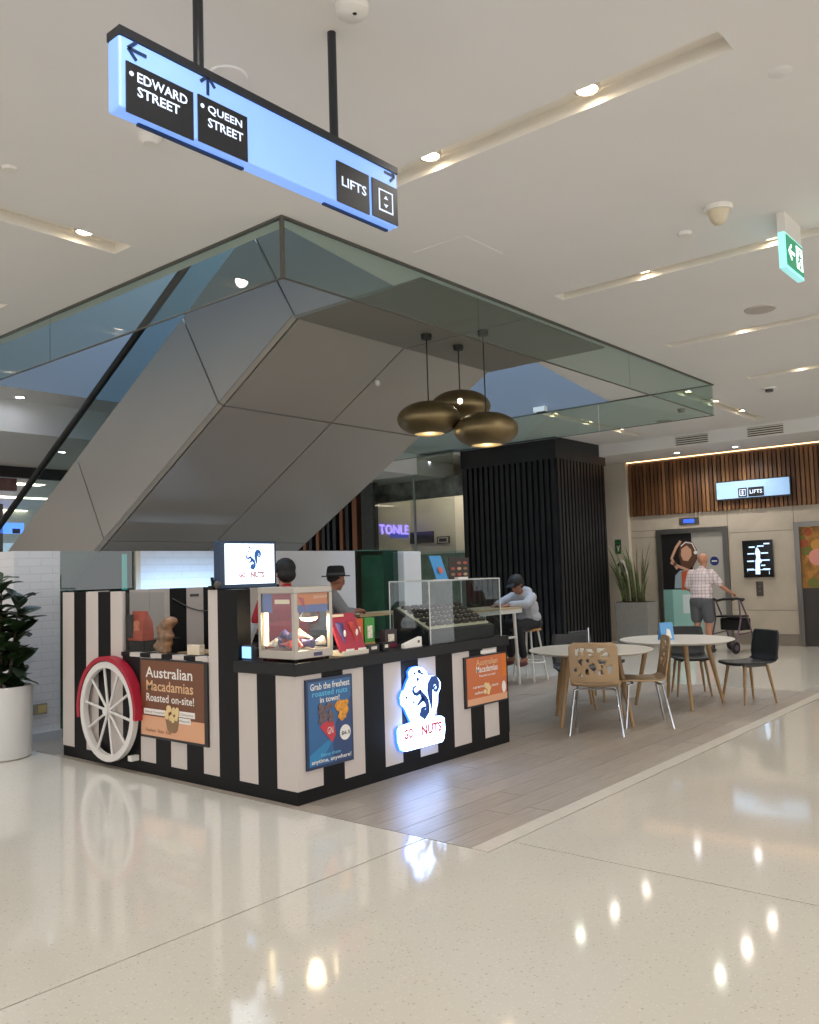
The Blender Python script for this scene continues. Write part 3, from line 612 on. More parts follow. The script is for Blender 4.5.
bx = obj('text_panel', PS.rect(MB(), a+.18, 2.70, a+.46, 2.87, .01, .014), SIGNK, t); PS.text('LIFTS', a+.21, 2.755, a+.43, 2.825, .014, .016, SIGNW, bx, bold=.015)
# vents on the bulkhead
PB = Plane('x', 10.85)
for xa, xb, ya, yb, lb in ((676, 708, 446, 431, 'louvred air vent on the bulkhead, nearer the column'), (748, 784, 436.5, 421, 'louvred air vent on the bulkhead, above the lift sign')):
    q0 = (PB.px(xa, 440)[0], 3.61); q1 = (PB.px(xb, 440)[0], 3.76)
    t = thing('air_vent', lb, 'vent', (10.84, -(q0[0]+q1[0])/2, 3.61), 'bulkhead vents')
    obj('frame', PB.rect(MB(), q0[0]-.02, q0[1]-.012, q1[0]+.02, q1[1]+.012, .001, .006), PLAST, t); obj('cavity', PB.rect(MB(), *q0, *q1, .006, .008), mat('vent_dark', '#5b5650', .8), t)
    for k in range(4): z_ = q0[1]+.02+k*.036; obj('louvre', PB.rect(MB(), q0[0], z_, q1[0], z_+.014, .008, .02), PLAST, t)
# small green notice and round wall ornament on the pier
PP = Plane('x', WXL-.12)
t = thing('safety_notice', 'small green safety notice on the pale pier', 'notice', (WXL-.125, 3.7, 1.77)); q0 = PP.px(615.5, 554); q1 = PP.px(621, 539.5)
obj('plate', PP.rect(MB(), *q0, *q1, .001, .006), mat('notice_green', '#2f5e36', .4), t); obj('pictogram', PP.poly(MB(), [(q0[0]+.03, q0[1]+.14), (q1[0]-.03, q0[1]+.14), (q1[0]-.03, q0[1]+.2), ((q0[0]+q1[0])/2+.01, q0[1]+.1), ((q0[0]+q1[0])/2+.01, q0[1]+.05), ((q0[0]+q1[0])/2-.01, q0[1]+.05), ((q0[0]+q1[0])/2-.01, q0[1]+.1), (q0[0]+.03, q0[1]+.2)], .006, .008), mat('print_white', '#e6e2dc'), t)
q = PP.px(622, 570); t = thing('hose_reel', 'round white hose reel cabinet on the pale pier above the plant', 'hose reel', (WXL-.2, -q[0], q[1]-.2))
obj('rim', PP.disc(MB(), q[0], q[1], .13, .001, .06, 24, ry=.2), mat('reel_white', '#dedad2', .45), t); obj('disc', PP.disc(MB(), q[0], q[1], .095, .06, .075, 24, ry=.155), mat('reel_dark', '#4c4340', .5, noise=(15, .5)), t); obj('emblem', PP.disc(MB(), q[0]+.0, q[1]+.02, .04, .075, .08, 16, ry=.07), mat('reel_pale', '#b9a8a0', .5), t)

# ================================================================== SHOP BEHIND, DARK SLAT SHOPFRONT
SX = 9.0
shop_w = mat('shop_cream_wall', '#e9e2d0', .7)
mb = MB().box(12.0, 5.4, 0, 12.1, 9.0, 3.7); struct(obj('wall_shop', mb, shop_w), 'cream back wall inside the glazed shop')
struct(obj('wall_shop_side', MB().box(SX+.3, 9.0, 0, 12.1, 9.1, 3.7), shop_w), 'cream side wall inside the glazed shop')
struct(obj('ceiling_shop', MB().box(SX+.02, 5.4, 3.7, 12.0, 9.0, 3.75), mat('shop_ceiling', '#d8d3c6', .7)), 'ceiling of the glazed shop')
struct(obj('wall_shop_band', MB().box(9.9, 5.4, 3.02, 10.0, 9.0, 3.42), mat('mural_band', '#8e8c86', .6, noise=(3.2, .75))), 'grey photographic mural band above the shop')
lsh = bpy.data.lights.new('shop_lamp', 'AREA'); lsh.shape = 'RECTANGLE'; lsh.size = 1.4; lsh.size_y = .3; lsh.energy = 200; lsh.color = (1, .93, .8)
t = thing('shop_ceiling_panel', 'lit ceiling panel inside the glazed shop', 'ceiling light', (10.8, 6.8, 3.67)); obj('diffuser', MB().box(10.3, 6.4, 3.675, 11.7, 7.6, 3.698), mat('panel_diffuser', '#ffffff', .4, emit=('#fff2da', 3.5)), t)
o = bpy.data.objects.new('shop_lamp', lsh); C.objects.link(o); o.parent = t; o.location = (0, 0, -.01)
for q, lb in (((388, 467), 'cool round downlight in the shop ceiling beside the escalator edge'), ((428, 462), 'cool round downlight in the shop ceiling beside the black column')):
    p = on(*q, 0, 9.4); soffit_light(9.4, p[1], 3.70, lb, far_data)
SG = glass('shop_glass', '#eef2ee', .02)
t = thing('shop_window', 'tall glazed shopfront left of the black column', 'shop window', (SX, 6.5, 0))
for a, b in ((5.42, 6.38), (6.40, 7.45)): obj('pane', MB().box(SX, a, 0, SX+.012, b, 3.78), SG, t)
obj('mullion', MB().box(SX-.01, 6.375, 0, SX+.03, 6.405, 3.78), mat('mullion_grey', '#8a938d', .4), t); obj('jamb', MB().box(SX-.03, 7.45, 0, SX+.12, 7.78, 3.35), mat('dark_stone', '#3d3f3a', .5, noise=(6, .25)), t)
t = thing('shop_counter', 'green marble shop counter behind the glass', 'counter', (9.6, 6.4, 0)); obj('front', MB().box(9.5, 5.42, 0, 9.62, 7.6, 1.86), mat('green_marble', '#7c8f80', .35, noise=(5, .35)), t); obj('top', MB().box(9.45, 5.42, 1.86, 10.0, 7.6, 1.9), mat('pale_marble', '#c9cfc4', .3), t)
PQ = Plane('y', 8.99); NEON = mat('violet_neon', '#b9a2ff', .3, emit=('#8f7bff', 1.6))
t = thing('neon_sign', 'violet glowing shop sign lettering inside the glazed shop', 'sign', (11, 8.98, 2.2)); q0 = PQ.px(379, 534); q1 = PQ.px(408, 526); q1 = (q1[0], q0[1]+.22)
PQ.text('TONLE', *q0, *q1, 0, .02, NEON, t, bold=.01); obj('mount', PQ.rect(MB(), q0[0]+.4, q0[1]-.08, q1[0], q0[1]+.03, 0, .015), mat('neon_mount', '#4a52a8', .4, emit=('#5a5fd0', .3)), t)
PQ = Plane('x', 11.99); q0 = PQ.px(411, 544); q1 = PQ.px(434, 531); tag(obj('wall_screen', PQ.rect(MB(), *q0, *q1, 0, .04), mat('screen_black', '#07080a', .15)), 'black wall screen in the shop behind the glass', 'screen')
q0 = PQ.px(438, 544); q1 = PQ.px(450, 536); t = thing('picture_frame', 'small dark framed picture in the shop beside the column', 'picture', (11.97, 6.6, 1.9))
PQ = Plane('x', 11.95); obj('frame', PQ.rect(MB(), *q0, *q1, -.04, 0), mat('frame_dark', '#3a352c', .5), t); obj('mat_board', PQ.rect(MB(), q0[0]+.03, q0[1]+.02, q1[0]-.03, q1[1]-.02, 0, .004), mat('mat_board', '#d8d2c0', .6), t); obj('print', PQ.rect(MB(), q0[0]+.07, q0[1]+.045, q1[0]-.07, q1[1]-.045, .004, .006), mat('frame_print', '#20201e', .5), t)
# dark shopfront with copper fins
t = thing('finned_shopfront', 'dark shopfront with upright copper fins right of the escalator', 'shopfront', (SX, 9.0, 0))
obj('backing', MB().box(SX+.15, 7.80, 0, SX+.25, 12.5, 3.39), mat('near_black', '#0c0d0f', .5), t)
COP = mat('copper_fin', '#8a5a40', .4, metal=.5); DKF = mat('dark_fin', '#1d1f22', .4)
for px_, wd, cm in ((357.5, .09, COP), (344, .05, COP), (337, .05, DKF), (331, .03, DKF), (320, .05, COP), (313, .05, DKF), (307, .05, COP), (301, .05, DKF), (350, .05, DKF), (326, .05, DKF), (295, .05, COP), (289, .05, DKF)):
    yy = on(px_, 540, 0, SX+.08)[1]; obj('fin', MB().box(SX, yy-wd/2-.02, 0, SX+.15, yy+wd/2+.02, 3.39), cm, t)

# ================================================================== FAR HALL AT LEFT
struct(obj('wall_far', MB().box(-14, 17.5, 0, 12, 17.8, 3.4), mat('far_wall_paint', '#c9c3ba', .7)), 'pale far wall of the mall beyond the escalator')
t = thing('far_sign', 'blue lit shop sign at the far left edge above the plant', 'sign', (4.9, 15.9, 2.6)); PF = Plane('y', 16.0)
q0 = PF.px(-18, 533); q1 = PF.px(24, 523); obj('face', PF.rect(MB(), *q0, *q1, -.1, 0), mat('far_blue', '#5f8cff', .3, emit=('#5b8cff', 1.7)), t); obj('dark_panel', PF.rect(MB(), q1[0]-.28, q0[1], q1[0]-.1, q0[1]+(q1[1]-q0[1])*.45, 0, .02), mat('far_navy', '#1d2c66', .4), t)
obj('post', MB().box(q1[0]-.6, 16.0, 0, q1[0]-.5, 16.1, 3.4), mat('dark_grey', '#4a4744', .5), t)
t = thing('far_sign', 'muted red shop fascia at far left below the black band', 'sign', (2.5, 9.3, 2.9)); PF = Plane('y', 11.0)
q0 = PF.px(-20, 489); q1 = PF.px(17, 474); obj('face', PF.rect(MB(), *q0, *q1, -.1, 0), mat('far_red', '#6e4a4a', .5, noise=(8, .4)), t)
t = thing('far_shopfront', 'pale lit shopfront below the blue sign at the far left', 'shopfront', (3, 16.2, 0)); obj('window', MB().box(1, 16.3, .1, 7, 16.4, 2.5), mat('far_glow', '#d8e2e8', .4, emit=('#cfe0ee', .5)), t)
for k in range(5): obj('post', MB().box(1+k*1.45, 16.2, 0, 1.1+k*1.45, 16.32, 2.6), mat('dark_grey', '#4a4744', .5), t)

# ================================================================== HANGING STREET SIGN
SYF = -1.868; PH = Plane('y', SYF)
t = thing('hanging_sign', 'long blue-lit hanging sign with street names and a lifts arrow', 'sign', (-1.68, SYF+.035, 3.05), None)
(sx0, sz1), (sx1, sz0) = PH.px(118.8, 33), PH.px(398.6, 228)
body = obj('light_body', MB().box(sx0, SYF, sz0, sx1, SYF+.07, sz1), mat('sign_body_lit', '#93b6f2', .3, emit=('#6ea4ff', .4)), t, bev=.008)
obj('top_cap', MB().box(sx0, SYF-.004, sz1, sx1+.002, SYF+.074, sz1+.03), SIGNF, t)
for a, b in ((sx0+.1, sx0+.55), (sx1-.42, sx1-.02)): obj('base_clip', MB().box(a, SYF+.045, sz0-.008, b, SYF+.06, sz0+.001), NAVY, t)
for x in (-2.072, -1.384): obj('rod', MB().tube([(x, SYF+.035, sz1+.03), (x, SYF+.035, Z)], .019, 12), SIGNF, t, smooth=50)
def spanl(tl, br, name='text_panel'):
    a0, b1 = PH.px(*tl); a1, b0 = PH.px(*br); return (a0, b0, a1, b1, obj(name, PH.rect(MB(), a0, b0, a1, b1, .001, .006), SIGNK, t))
ed = spanl((125.2, 60.7), (193, 141)); qu = spanl((197, 94), (247, 162.5)); li = spanl((335.6, 160.3), (368.9, 215.2)); ic = spanl((371, 177.4), (397.3, 226.5), 'icon_panel')
def lines(pnl, rows, x0f=.12):
    a0, b0, a1, b1, o = pnl; w_, h_ = a1-a0, b1-b0
    for txt, fx0, fx1, fz0, fz1 in rows: PH.text(txt, a0+w_*fx0, b0+h_*fz0, a0+w_*fx1, b0+h_*fz1, .006, .008, SIGNW, o, bold=.02)
    return a0, b0, w_, h_, o
a0, b0, w_, h_, o = lines(ed, [('EDWARD', .15, .90, .66, .86), ('STREET', .15, .78, .38, .58)]); obj('bullet', PH.disc(MB(), a0+w_*.07, b0+h_*.78, .008, .006, .008, 12), SIGNW, o)
a0, b0, w_, h_, o = lines(qu, [('QUEEN', .18, .88, .66, .86), ('STREET', .18, .90, .38, .58)]); obj('bullet', PH.disc(MB(), a0+w_*.08, b0+h_*.78, .008, .006, .008, 12), SIGNW, o)
lines(li, [('LIFTS', .13, .90, .42, .66)])
a0, b0, a1, b1, o = ic; w_, h_ = a1-a0, b1-b0
s = MB(); PH.stroke(s, [(a0+w_*.26, b0+h_*.24), (a0+w_*.78, b0+h_*.24), (a0+w_*.78, b0+h_*.78), (a0+w_*.26, b0+h_*.78), (a0+w_*.26, b0+h_*.22)], .008, .006, .008)
for sg, zc in ((1, .57), (-1, .43)): PH.poly(s, [(a0+w_*.44, b0+h_*zc), (a0+w_*.60, b0+h_*zc), (a0+w_*.52, b0+h_*(zc+.09*sg))], .006, .008)
obj('lift_icon', s, SIGNW, o)
def arrow(c, d, r=.035):
    a, b = PH.px(*c); s = MB(); dx, dz = d
    PH.stroke(s, [(a-dx*r, b-dz*r), (a+dx*r*.9, b+dz*r*.9)], .012, .001, .003)
    for k in (-1, 1): PH.stroke(s, [(a+dx*r, b+dz*r), (a+dx*r*.1-dz*k*r*.9, b+dz*r*.1+dx*k*r*.9)], .012, .001, .003)
    obj('arrow', s, NAVY, t)
arrow((137, 52.5), (-1, 0)); arrow((207.5, 86), (0, 1)); arrow((389, 174.5), (1, 0))

# ================================================================== KIOSK
WH = mat('kiosk_white_panel', '#c6bcb6', .42, noise=(3, .02)); BK = mat('kiosk_black_panel', '#0b0a0c', .5, noise=(3, .1), spec=.22)
KX, KY, PT, BT = 2.50, 3.02, 1.42, .84      # length, depth, tall-panel top, band bottom
k = thing('kiosk', 'black and white striped nut kiosk with counter and side hatch', 'kiosk', (KX/2, KY/2, 0))
th = .03
obj('plinth', MB().box(.004, .004, 0, KX-.004, .05, .09).box(.004, .05, 0, .05, KY-.004, .09).box(KX-.05, .05, 0, KX-.004, KY-.004, .09), BK, k)
rb = [0, .236, .442, .65, .868, 1.064, 1.27, 1.485, 1.704, 1.935, 2.13, 2.34, KX]
for i in range(12):
    obj('white_stripe' if i % 2 == 0 else 'black_stripe', MB().box(rb[i]+(th if i == 0 else 0), 0, .09, rb[i+1], th, BT), WH if i % 2 == 0 else BK, k)
lb_ = [(0, .197, 0, BT, 1), (.197, .393, 0, BT, 0), (.393, .592, 0, BT, 1), (.592, .815, 0, PT, 0), (.815, .925, .90, PT, 1), (.815, 1.0, 0, .90, 1), (1.0, 1.205, 0, .90, 0), (1.205, 1.405, 0, .90, 1), (1.405, 1.605, 0, .90, 0), (1.605, 1.81, 0, .90, 1),
       (1.81, 2.065, 0, .90, 0), (2.065, 2.24, 0, PT, 1), (2.24, 2.433, 0, PT, 0), (2.433, 2.627, 0, PT, 1), (2.627, 2.825, 0, PT, 0), (2.825, KY, 0, PT, 1)]
for y0, y1, z0, z1, wv in lb_: obj('white_stripe' if wv else 'black_stripe', MB().box(0, y0, max(z0, .09), th, y1, z1), WH if wv else BK, k)
# end wall (y = 3) striped towards the inside, back panel low
ex = [.03, .22, .43, .64, .855, 1.08, 1.276, 1.48, 1.68, 1.88, 2.08, 2.28, KX]
pat = [0, 1, 0, 1, 1, 0, 1, 0, 1, 0, 1, 0]
for i in range(12): obj('white_stripe' if pat[i] else 'black_stripe', MB().box(ex[i], KY-.04, .09, ex[i+1]-(.003 if i == 3 else 0), KY-.005, PT), WH if pat[i] else BK, k)
for i in range(10):
    y0 = th+i*.30; obj('black_stripe' if i % 2 else 'white_stripe', MB().box(KX-th, max(y0, .03), .09, KX, min(y0+.30, KY-.04), BT), BK if i % 2 else WH, k)
TOPM = mat('kiosk_black_counter', '#0e0e11', .4, noise=(40, .1), spec=.3)
obj('counter_top', MB().box(-.02, -.02, BT, KX+.01, .62, .925), TOPM, k, bev=.006)
obj('back_counter', MB().box(KX-.62, .625, BT, KX+.01, KY-.05, .925), TOPM, k, bev=.006)
obj('side_bench', MB().box(.03, .86, .80, .50, KY-.05, .875), TOPM, k)
obj('shelf_block', MB().box(.05, 1.83, .932, .40, 2.05, 1.02), BK, k)
# post return and hatch sill
obj('post', MB().box(.03, .592, .925, .12, .80, PT), BK, k)
y = .925; i = 0
while y < 2.06:
    y1 = min(y+.145, 2.065); obj('sill_block', MB().box(-.012, y, .90, .06, y1, .932), WH if i % 2 == 0 else BK, k); y = y1; i += 1
ACR = glass('clear_acrylic', '#f4f6f6', .0)
obj('hatch_pane', MB().box(.012, 1.50, .932, .018, 2.062, PT-.01), ACR, k)
# wheel and red mudguard
WHM = mat('wheel_white', '#dcd8d4', .4); RED = mat('mudguard_red', '#a3172f', .4)
wy, wz, wr = 2.195, .452, .402
def ringx(x0, x1, ri, ro, n=40, a0=0, a1=2*math.pi):
    mb = MB(); full = abs(a1-a0-2*math.pi) < 1e-6; pts = []
    for j in range(n+1):
        a = a0+(a1-a0)*j/n; c, s = math.cos(a), math.sin(a)
        pts.append([(x0, wy-ro*c, wz+ro*s), (x1, wy-ro*c, wz+ro*s), (x1, wy-ri*c, wz+ri*s), (x0, wy-ri*c, wz+ri*s)])
    v = [p for q in pts for p in q]; f = []
    for j in range(n):
        for q in range(4): f.append((j*4+q, j*4+(q+1) % 4, (j+1)*4+(q+1) % 4, (j+1)*4+q))
    if not full: f += [(0, 3, 2, 1), (n*4, n*4+1, n*4+2, n*4+3)]
    return mb.add(v, f)
wh = obj('wheel', ringx(-.075, -.03, wr-.052, wr), WHM, k, smooth=30)
obj('hub', MB().tube([(-.085, wy, wz), (-.002, wy, wz)], .035, 16), WHM, wh, smooth=40)
for j in range(10):
    a = math.pi*2*j/10+.15; obj('spoke', MB().tube([(-.052, wy+.02*math.cos(a), wz+.02*math.sin(a)), (-.052, wy+(wr-.04)*math.cos(a), wz+(wr-.04)*math.sin(a))], .011, 8), WHM, wh, smooth=50)
obj('mudguard', ringx(-.085, -.004, wr+.006, wr+.042, 30, .03-.12, math.pi+.18), RED, k, smooth=30)
obj('wheel_chock', MB().box(-.07, wy-.36, .09, -.001, wy-.31, .13), WHM, k)

# ------------------------------------------------------------------ posters on the kiosk
P0 = Plane('x', 0.0); PR = Plane('y', 0.0)
CREAM = mat('print_cream', '#e8d6b8', .5); PWHITE = mat('poster_white', '#e9e4de', .5); BRN = mat('poster_brown', '#6e4025', .42); PEACH = mat('poster_peach', '#d9a27e', .45); FRK = mat('poster_frame_black', '#1b1718', .4)
t = thing('poster', 'brown framed poster about macadamias roasted on site', 'poster', (-.02, 1.35, .28))
a0, a1, z0, z1 = -1.79, -.925, .285, .893
obj('frame', P0.rect(MB(), a0, z0, a1, z1, .001, .018), FRK, t)
sh = obj('sheet', P0.rect(MB(), a0+.02, z0+.02, a1-.035, z1-.012, .018, .02), BRN, t)
obj('lower_band', P0.rect(MB(), a0+.02, z0+.02, a1-.035, z0+.17, .02, .021), PEACH, sh)
for tx, f0, f1, b0, b1, mm in (('Australian', .10, .80, .765, .90, PWHITE), ('Macadamias', .11, .81, .60, .73, mat('poster_tan', '#dcb48a', .5)), ('Roasted', .11, .45, .465, .565, PWHITE), ('on-site!', .49, .82, .465, .565, PWHITE)):
    P0.text(tx, a0+(a1-a0)*f0, z0+(z1-z0)*b0, a0+(a1-a0)*f1, z0+(z1-z0)*b1, .02, .0215, mm, sh, bold=.012)
W_ = a1-a0; H_ = z1-z0
for f0, f1, b0, tx in ((.07, .40, .30, 'Salted Caramel'), (.60, .83, .315, 'Cinnamon'), (.60, .77, .235, 'Natural')):
    lb2 = obj('caption', P0.rect(MB(), a0+W_*f0, z0+H_*b0, a0+W_*f1, z0+H_*(b0+.07), .021, .0225), PWHITE, sh); 
    P0.text(tx, a0+W_*(f0+.02), z0+H_*(b0+.02), a0+W_*(f1-.02), z0+H_*(b0+.05), .0225, .0235, mat('caption_ink', '#6b5a4c', .6), t)
cup = MB(); P0.poly(cup, [(a0+W_*.40, z0+H_*.28), (a0+W_*.43, z0+H_*.14), (a0+W_*.46, z0+H_*.11), (a0+W_*.55, z0+H_*.11), (a0+W_*.58, z0+H_*.14), (a0+W_*.61, z0+H_*.28)], .022, .024); obj('nut_cup', cup, mat('cup_brown', '#8a6a4a', .5), sh)
rd = random.Random(5); nb = MB()
for i in range(16): P0.disc(nb, a0+W_*(.42+.17*rd.random()), z0+H_*(.26+.15*rd.random()), .018+.01*rd.random(), .024, .026+.0002*i, 10)
obj('nuts', nb, mat('macadamia', '#e0c48e', .5), sh)
P0.text('Freshest   Nuts   Ever!', a0+W_*.1, z0+H_*.08, a0+W_*.5, z0+H_*.125, .021, .0225, BRN, t)
# blue poster
t = thing('poster', 'blue framed poster offering the freshest roasted nuts in town', 'poster', (.3, -.02, .2)); BLUE = mat('poster_blue', '#2a5f92', .35); BLD = mat('poster_navy', '#1d3050', .4); SKYB = mat('poster_sky', '#5fb4dd', .45)
a0, a1, z0, z1 = .074, .516, .212, .807; W_ = a1-a0; H_ = z1-z0
obj('frame', PR.rect(MB(), a0, z0, a1, z1, .001, .018), BLD, t); sh = obj('sheet', PR.rect(MB(), a0+.018, z0+.02, a1-.018, z1-.02, .018, .02), BLUE, t)
obj('dark_area', PR.poly(MB(), [(a0+W_*.55, z0+.02), (a1-.018, z0+.02), (a1-.018, z0+H_*.75), (a0+W_*.62, z0+H_*.48), (a0+W_*.55, z0+H_*.25)], .02, .0207), mat('poster_blue_dark', '#28426f', .4), sh)
obj('cyan_area', PR.poly(MB(), [(a0+.018, z0+.02), (a0+W_*.35, z0+H_*.12), (a0+W_*.55, z0+H_*.3), (a0+W_*.4, z0+H_*.28), (a0+.018, z0+H_*.16)], .0207, .0212), mat('poster_cyan', '#2f7fb0', .4), sh)
for tx, f0, f1, b0, b1, mm in (('Grab the freshest', .08, .93, .875, .95, PWHITE), ('roasted nuts', .12, .88, .80, .865, SKYB), ('in town!', .28, .70, .725, .79, PWHITE), ('Enjoy them', .28, .70, .115, .16, SKYB), ('anytime, anywhere!', .08, .93, .045, .105, PWHITE)):
    PR.text(tx, a0+W_*f0, z0+H_*b0, a0+W_*f1, z0+H_*b1, .021, .0225, mm, sh, bold=.015)
cone = MB(); PR.poly(cone, [(a0+W_*.26, z0+H_*.46), (a0+W_*.36, z0+H_*.50), (a0+W_*.55, z0+H_*.53), (a0+W_*.60, z0+H_*.34), (a0+W_*.52, z0+H_*.26)], .0215, .024); co = obj('red_cone', cone, mat('poster_red', '#c03a44', .45), sh)
PR.text('GN', a0+W_*.42, z0+H_*.36, a0+W_*.54, z0+H_*.44, .024, .0255, PWHITE, co)
for nm, cc, cx, cz, n_ in (('almonds', '#6a5a5c', .40, .60, 22), ('cashews', '#d9963a', .72, .60, 22)):
    nb = MB(); ln = MB()
    for i in range(n_): PR.disc(nb, a0+W_*(cx+rd.uniform(-.13, .13)), z0+H_*(cz+rd.uniform(-.09, .09)), .016+.006*rd.random(), .022, .0245+.0002*i, 10)
    obj(nm, nb, mat('print_'+nm, cc, .5, noise=(40, .3)), sh)
bd = obj('price_badge', PR.disc(MB(), a0+W_*.81, z0+H_*.34, .052, .0215, .024, 24), PWHITE, sh); PR.text('$6.5', a0+W_*.72, z0+H_*.31, a0+W_*.91, z0+H_*.36, .024, .0255, BLD, bd, bold=.02)
# orange poster
t = thing('poster', 'orange framed poster at the far end of the counter front', 'poster', (2.15, -.02, .37)); ORG = mat('poster_orange', '#c4693a', .4)
a0, a1, z0, z1 = 1.845, 2.462, .373, .79; W_ = a1-a0; H_ = z1-z0
obj('frame', PR.rect(MB(), a0, z0, a1, z1, .001, .018), FRK, t); sh = obj('sheet', PR.rect(MB(), a0+.025, z0+.015, a1-.012, z1-.012, .018, .02), ORG, t)
obj('lower_band', PR.rect(MB(), a0+.025, z0+.015, a1-.012, z0+.07, .02, .021), PEACH, sh)
obj('side_band', PR.rect(MB(), a0+W_*.88, z0+H_*.5, a1-.012, z1-.012, .02, .0205), mat('poster_orange_bright', '#d2701e', .4), sh)
for tx, f0, f1, b0, b1, mm in (('Australian', .25, .76, .80, .92, mat('poster_tan')), ('Macadamias', .25, .76, .66, .79, PWHITE), ('Roasted on-site!', .32, .70, .57, .62, PWHITE), ('caramel', .16, .44, .36, .42, PWHITE), ('salted', .20, .42, .24, .30, PWHITE), ('natural', .60, .76, .34, .40, PWHITE)):
    PR.text(tx, a0+W_*f0, z0+H_*b0, a0+W_*f1, z0+H_*b1, .021, .0225, mm, sh, bold=.012)
nb = MB()
for i in range(12): PR.disc(nb, a0+W_*(.5+rd.uniform(-.06, .06)), z0+H_*(.33+rd.uniform(-.1, .1)), .02, .021, .0235+.0002*i, 10)
obj('nuts', nb, MATS['macadamia'], sh)
nb = MB(); PR.disc(nb, a0+W_*.9, z0+H_*.29, .03, .021, .023, 14, ry=.05); obj('squirrel_mark', nb, PWHITE, sh)
q0 = PR.px(480.5, 654); q1 = PR.px(495, 648.5); tag(obj('paper_label', PR.rect(MB(), *q0, *q1, .001, .004), PWHITE), 'blank white paper label above the orange poster', 'label')

# ------------------------------------------------------------------ illuminated squirrel sign
PL = Plane('y', -.05)
lp = lambda pts: [PL.px(390+x/10.24, 660+y/10.24) for x, y in pts]
LIT = mat('lit_white_acrylic', '#ffffff', .3, emit=('#9cc2ff', 5.0)); LEDB = mat('blue_halo_acrylic', '#3f7cff', .3, emit=('#2a68ff', 1.3)); LOGO = mat('logo_blue', '#16458f', .4, emit=('#12408f', .1)); LRED = mat('logo_red', '#c4432c', .4, emit=('#d8603c', .15))
outline = [(295, 72), (340, 85), (372, 122), (385, 155), (410, 168), (445, 160), (485, 178), (515, 225), (518, 285), (492, 345), (490, 440), (470, 520), (445, 587), (530, 574), (556, 592), (566, 700), (556, 800), (538, 838), (165, 938), (135, 922), (107, 840), (102, 720), (122, 682), (245, 642), (205, 560), (180, 500), (140, 460), (132, 390), (150, 325), (176, 310), (200, 235), (226, 182), (217, 130), (247, 86)]
t = thing('squirrel_sign', 'glowing white squirrel logo sign reading GO NUTS on the counter front', 'sign', (1.25, -.03, .1))
O2 = lp(outline); cx = sum(p[0] for p in O2)/len(O2); cz = sum(p[1] for p in O2)/len(O2)
obj('halo', PL.poly(MB(), [(cx+(a-cx)*1.03, cz+(b-cz)*1.02) for a, b in O2], -.049, -.028), LEDB, t)
face = obj('face', PL.poly(MB(), O2, -.028, 0), LIT, t)
# squirrel drawing in logo units taken from the sign face; reused on the light box
def squirrel(P, mp, sc_, d0, d1, parent, mm):
    def st(pts, w): return P.stroke(MB(), [mp(q) for q in pts], [x*sc_*1.5 for x in w], d0, d1)
    obj('squirrel_tail', st([(425, 515), (420, 440), (412, 370), (406, 310), (414, 250), (435, 208), (462, 205), (484, 235), (488, 280), (475, 312), (455, 312), (446, 292), (455, 268), (466, 262)], [2, 16, 30, 38, 42, 44, 38, 26, 20, 16, 14, 12, 10, 6]), mm, parent)
    obj('squirrel_body', st([(305, 305), (322, 350), (345, 385), (372, 420), (385, 470), (382, 520), (350, 562), (322, 545), (330, 505), (365, 478)], [8, 22, 30, 28, 24, 30, 42, 36, 24, 6]), mm, parent)
    obj('squirrel_arm', st([(345, 385), (318, 415), (290, 450), (262, 478)], [26, 18, 10, 3]), mm, parent)
    obj('squirrel_head', st([(272, 262), (240, 282), (232, 315), (248, 345), (275, 350), (300, 330), (310, 305)], [4, 10, 14, 16, 18, 20, 12]), mm, parent)
    obj('squirrel_cap', P.poly(MB(), [mp(q) for q in ((275, 128), (284, 96), (305, 98), (318, 124), (344, 140), (342, 158), (300, 138))], d0, d1), mm, parent)
    for q, r in (((282, 198), 13), ((165, 385), 10), ((242, 432), 9), ((248, 138), 10)): obj('squirrel_mark', P.disc(MB(), *mp(q), r*sc_, d0, d1, 10), mm, parent)
u = (PL.px(390+40, 660+30)[0]-PL.px(390+20, 660+30)[0])/20/10.24
squirrel(PL, lambda q: PL.px(390+q[0]/10.24, 660+q[1]/10.24), u, 0, .004, face, LOGO)
def logotext(P, txt, x0, x1, ytop, ybot, d, mm, parent):
    q0 = P.px(390+x0/10.24, 660+ybot/10.24); q1 = P.px(390+x1/10.24, 660+ytop/10.24); P.text(txt, q0[0], q0[1], q1[0], q1[1], d, d+.004, mm, parent, bold=.02)
q0 = PL.px(390+140/10.24, 660+825/10.24); q1 = PL.px(390+235/10.24, 660+690/10.24); r1 = PL.px(390+525/10.24, 660+620/10.24); r0 = PL.px(390+320/10.24, 660+775/10.24)
zb_, zt_ = (q0[1]+r0[1])/2, (q1[1]+r1[1])/2
PL.text('GO', q0[0], zb_, q1[0], zt_, 0, .004, LRED, face, bold=.045); PL.text('NUTS', r0[0], zb_, r1[0], zt_, 0, .004, LRED, face, bold=.045)

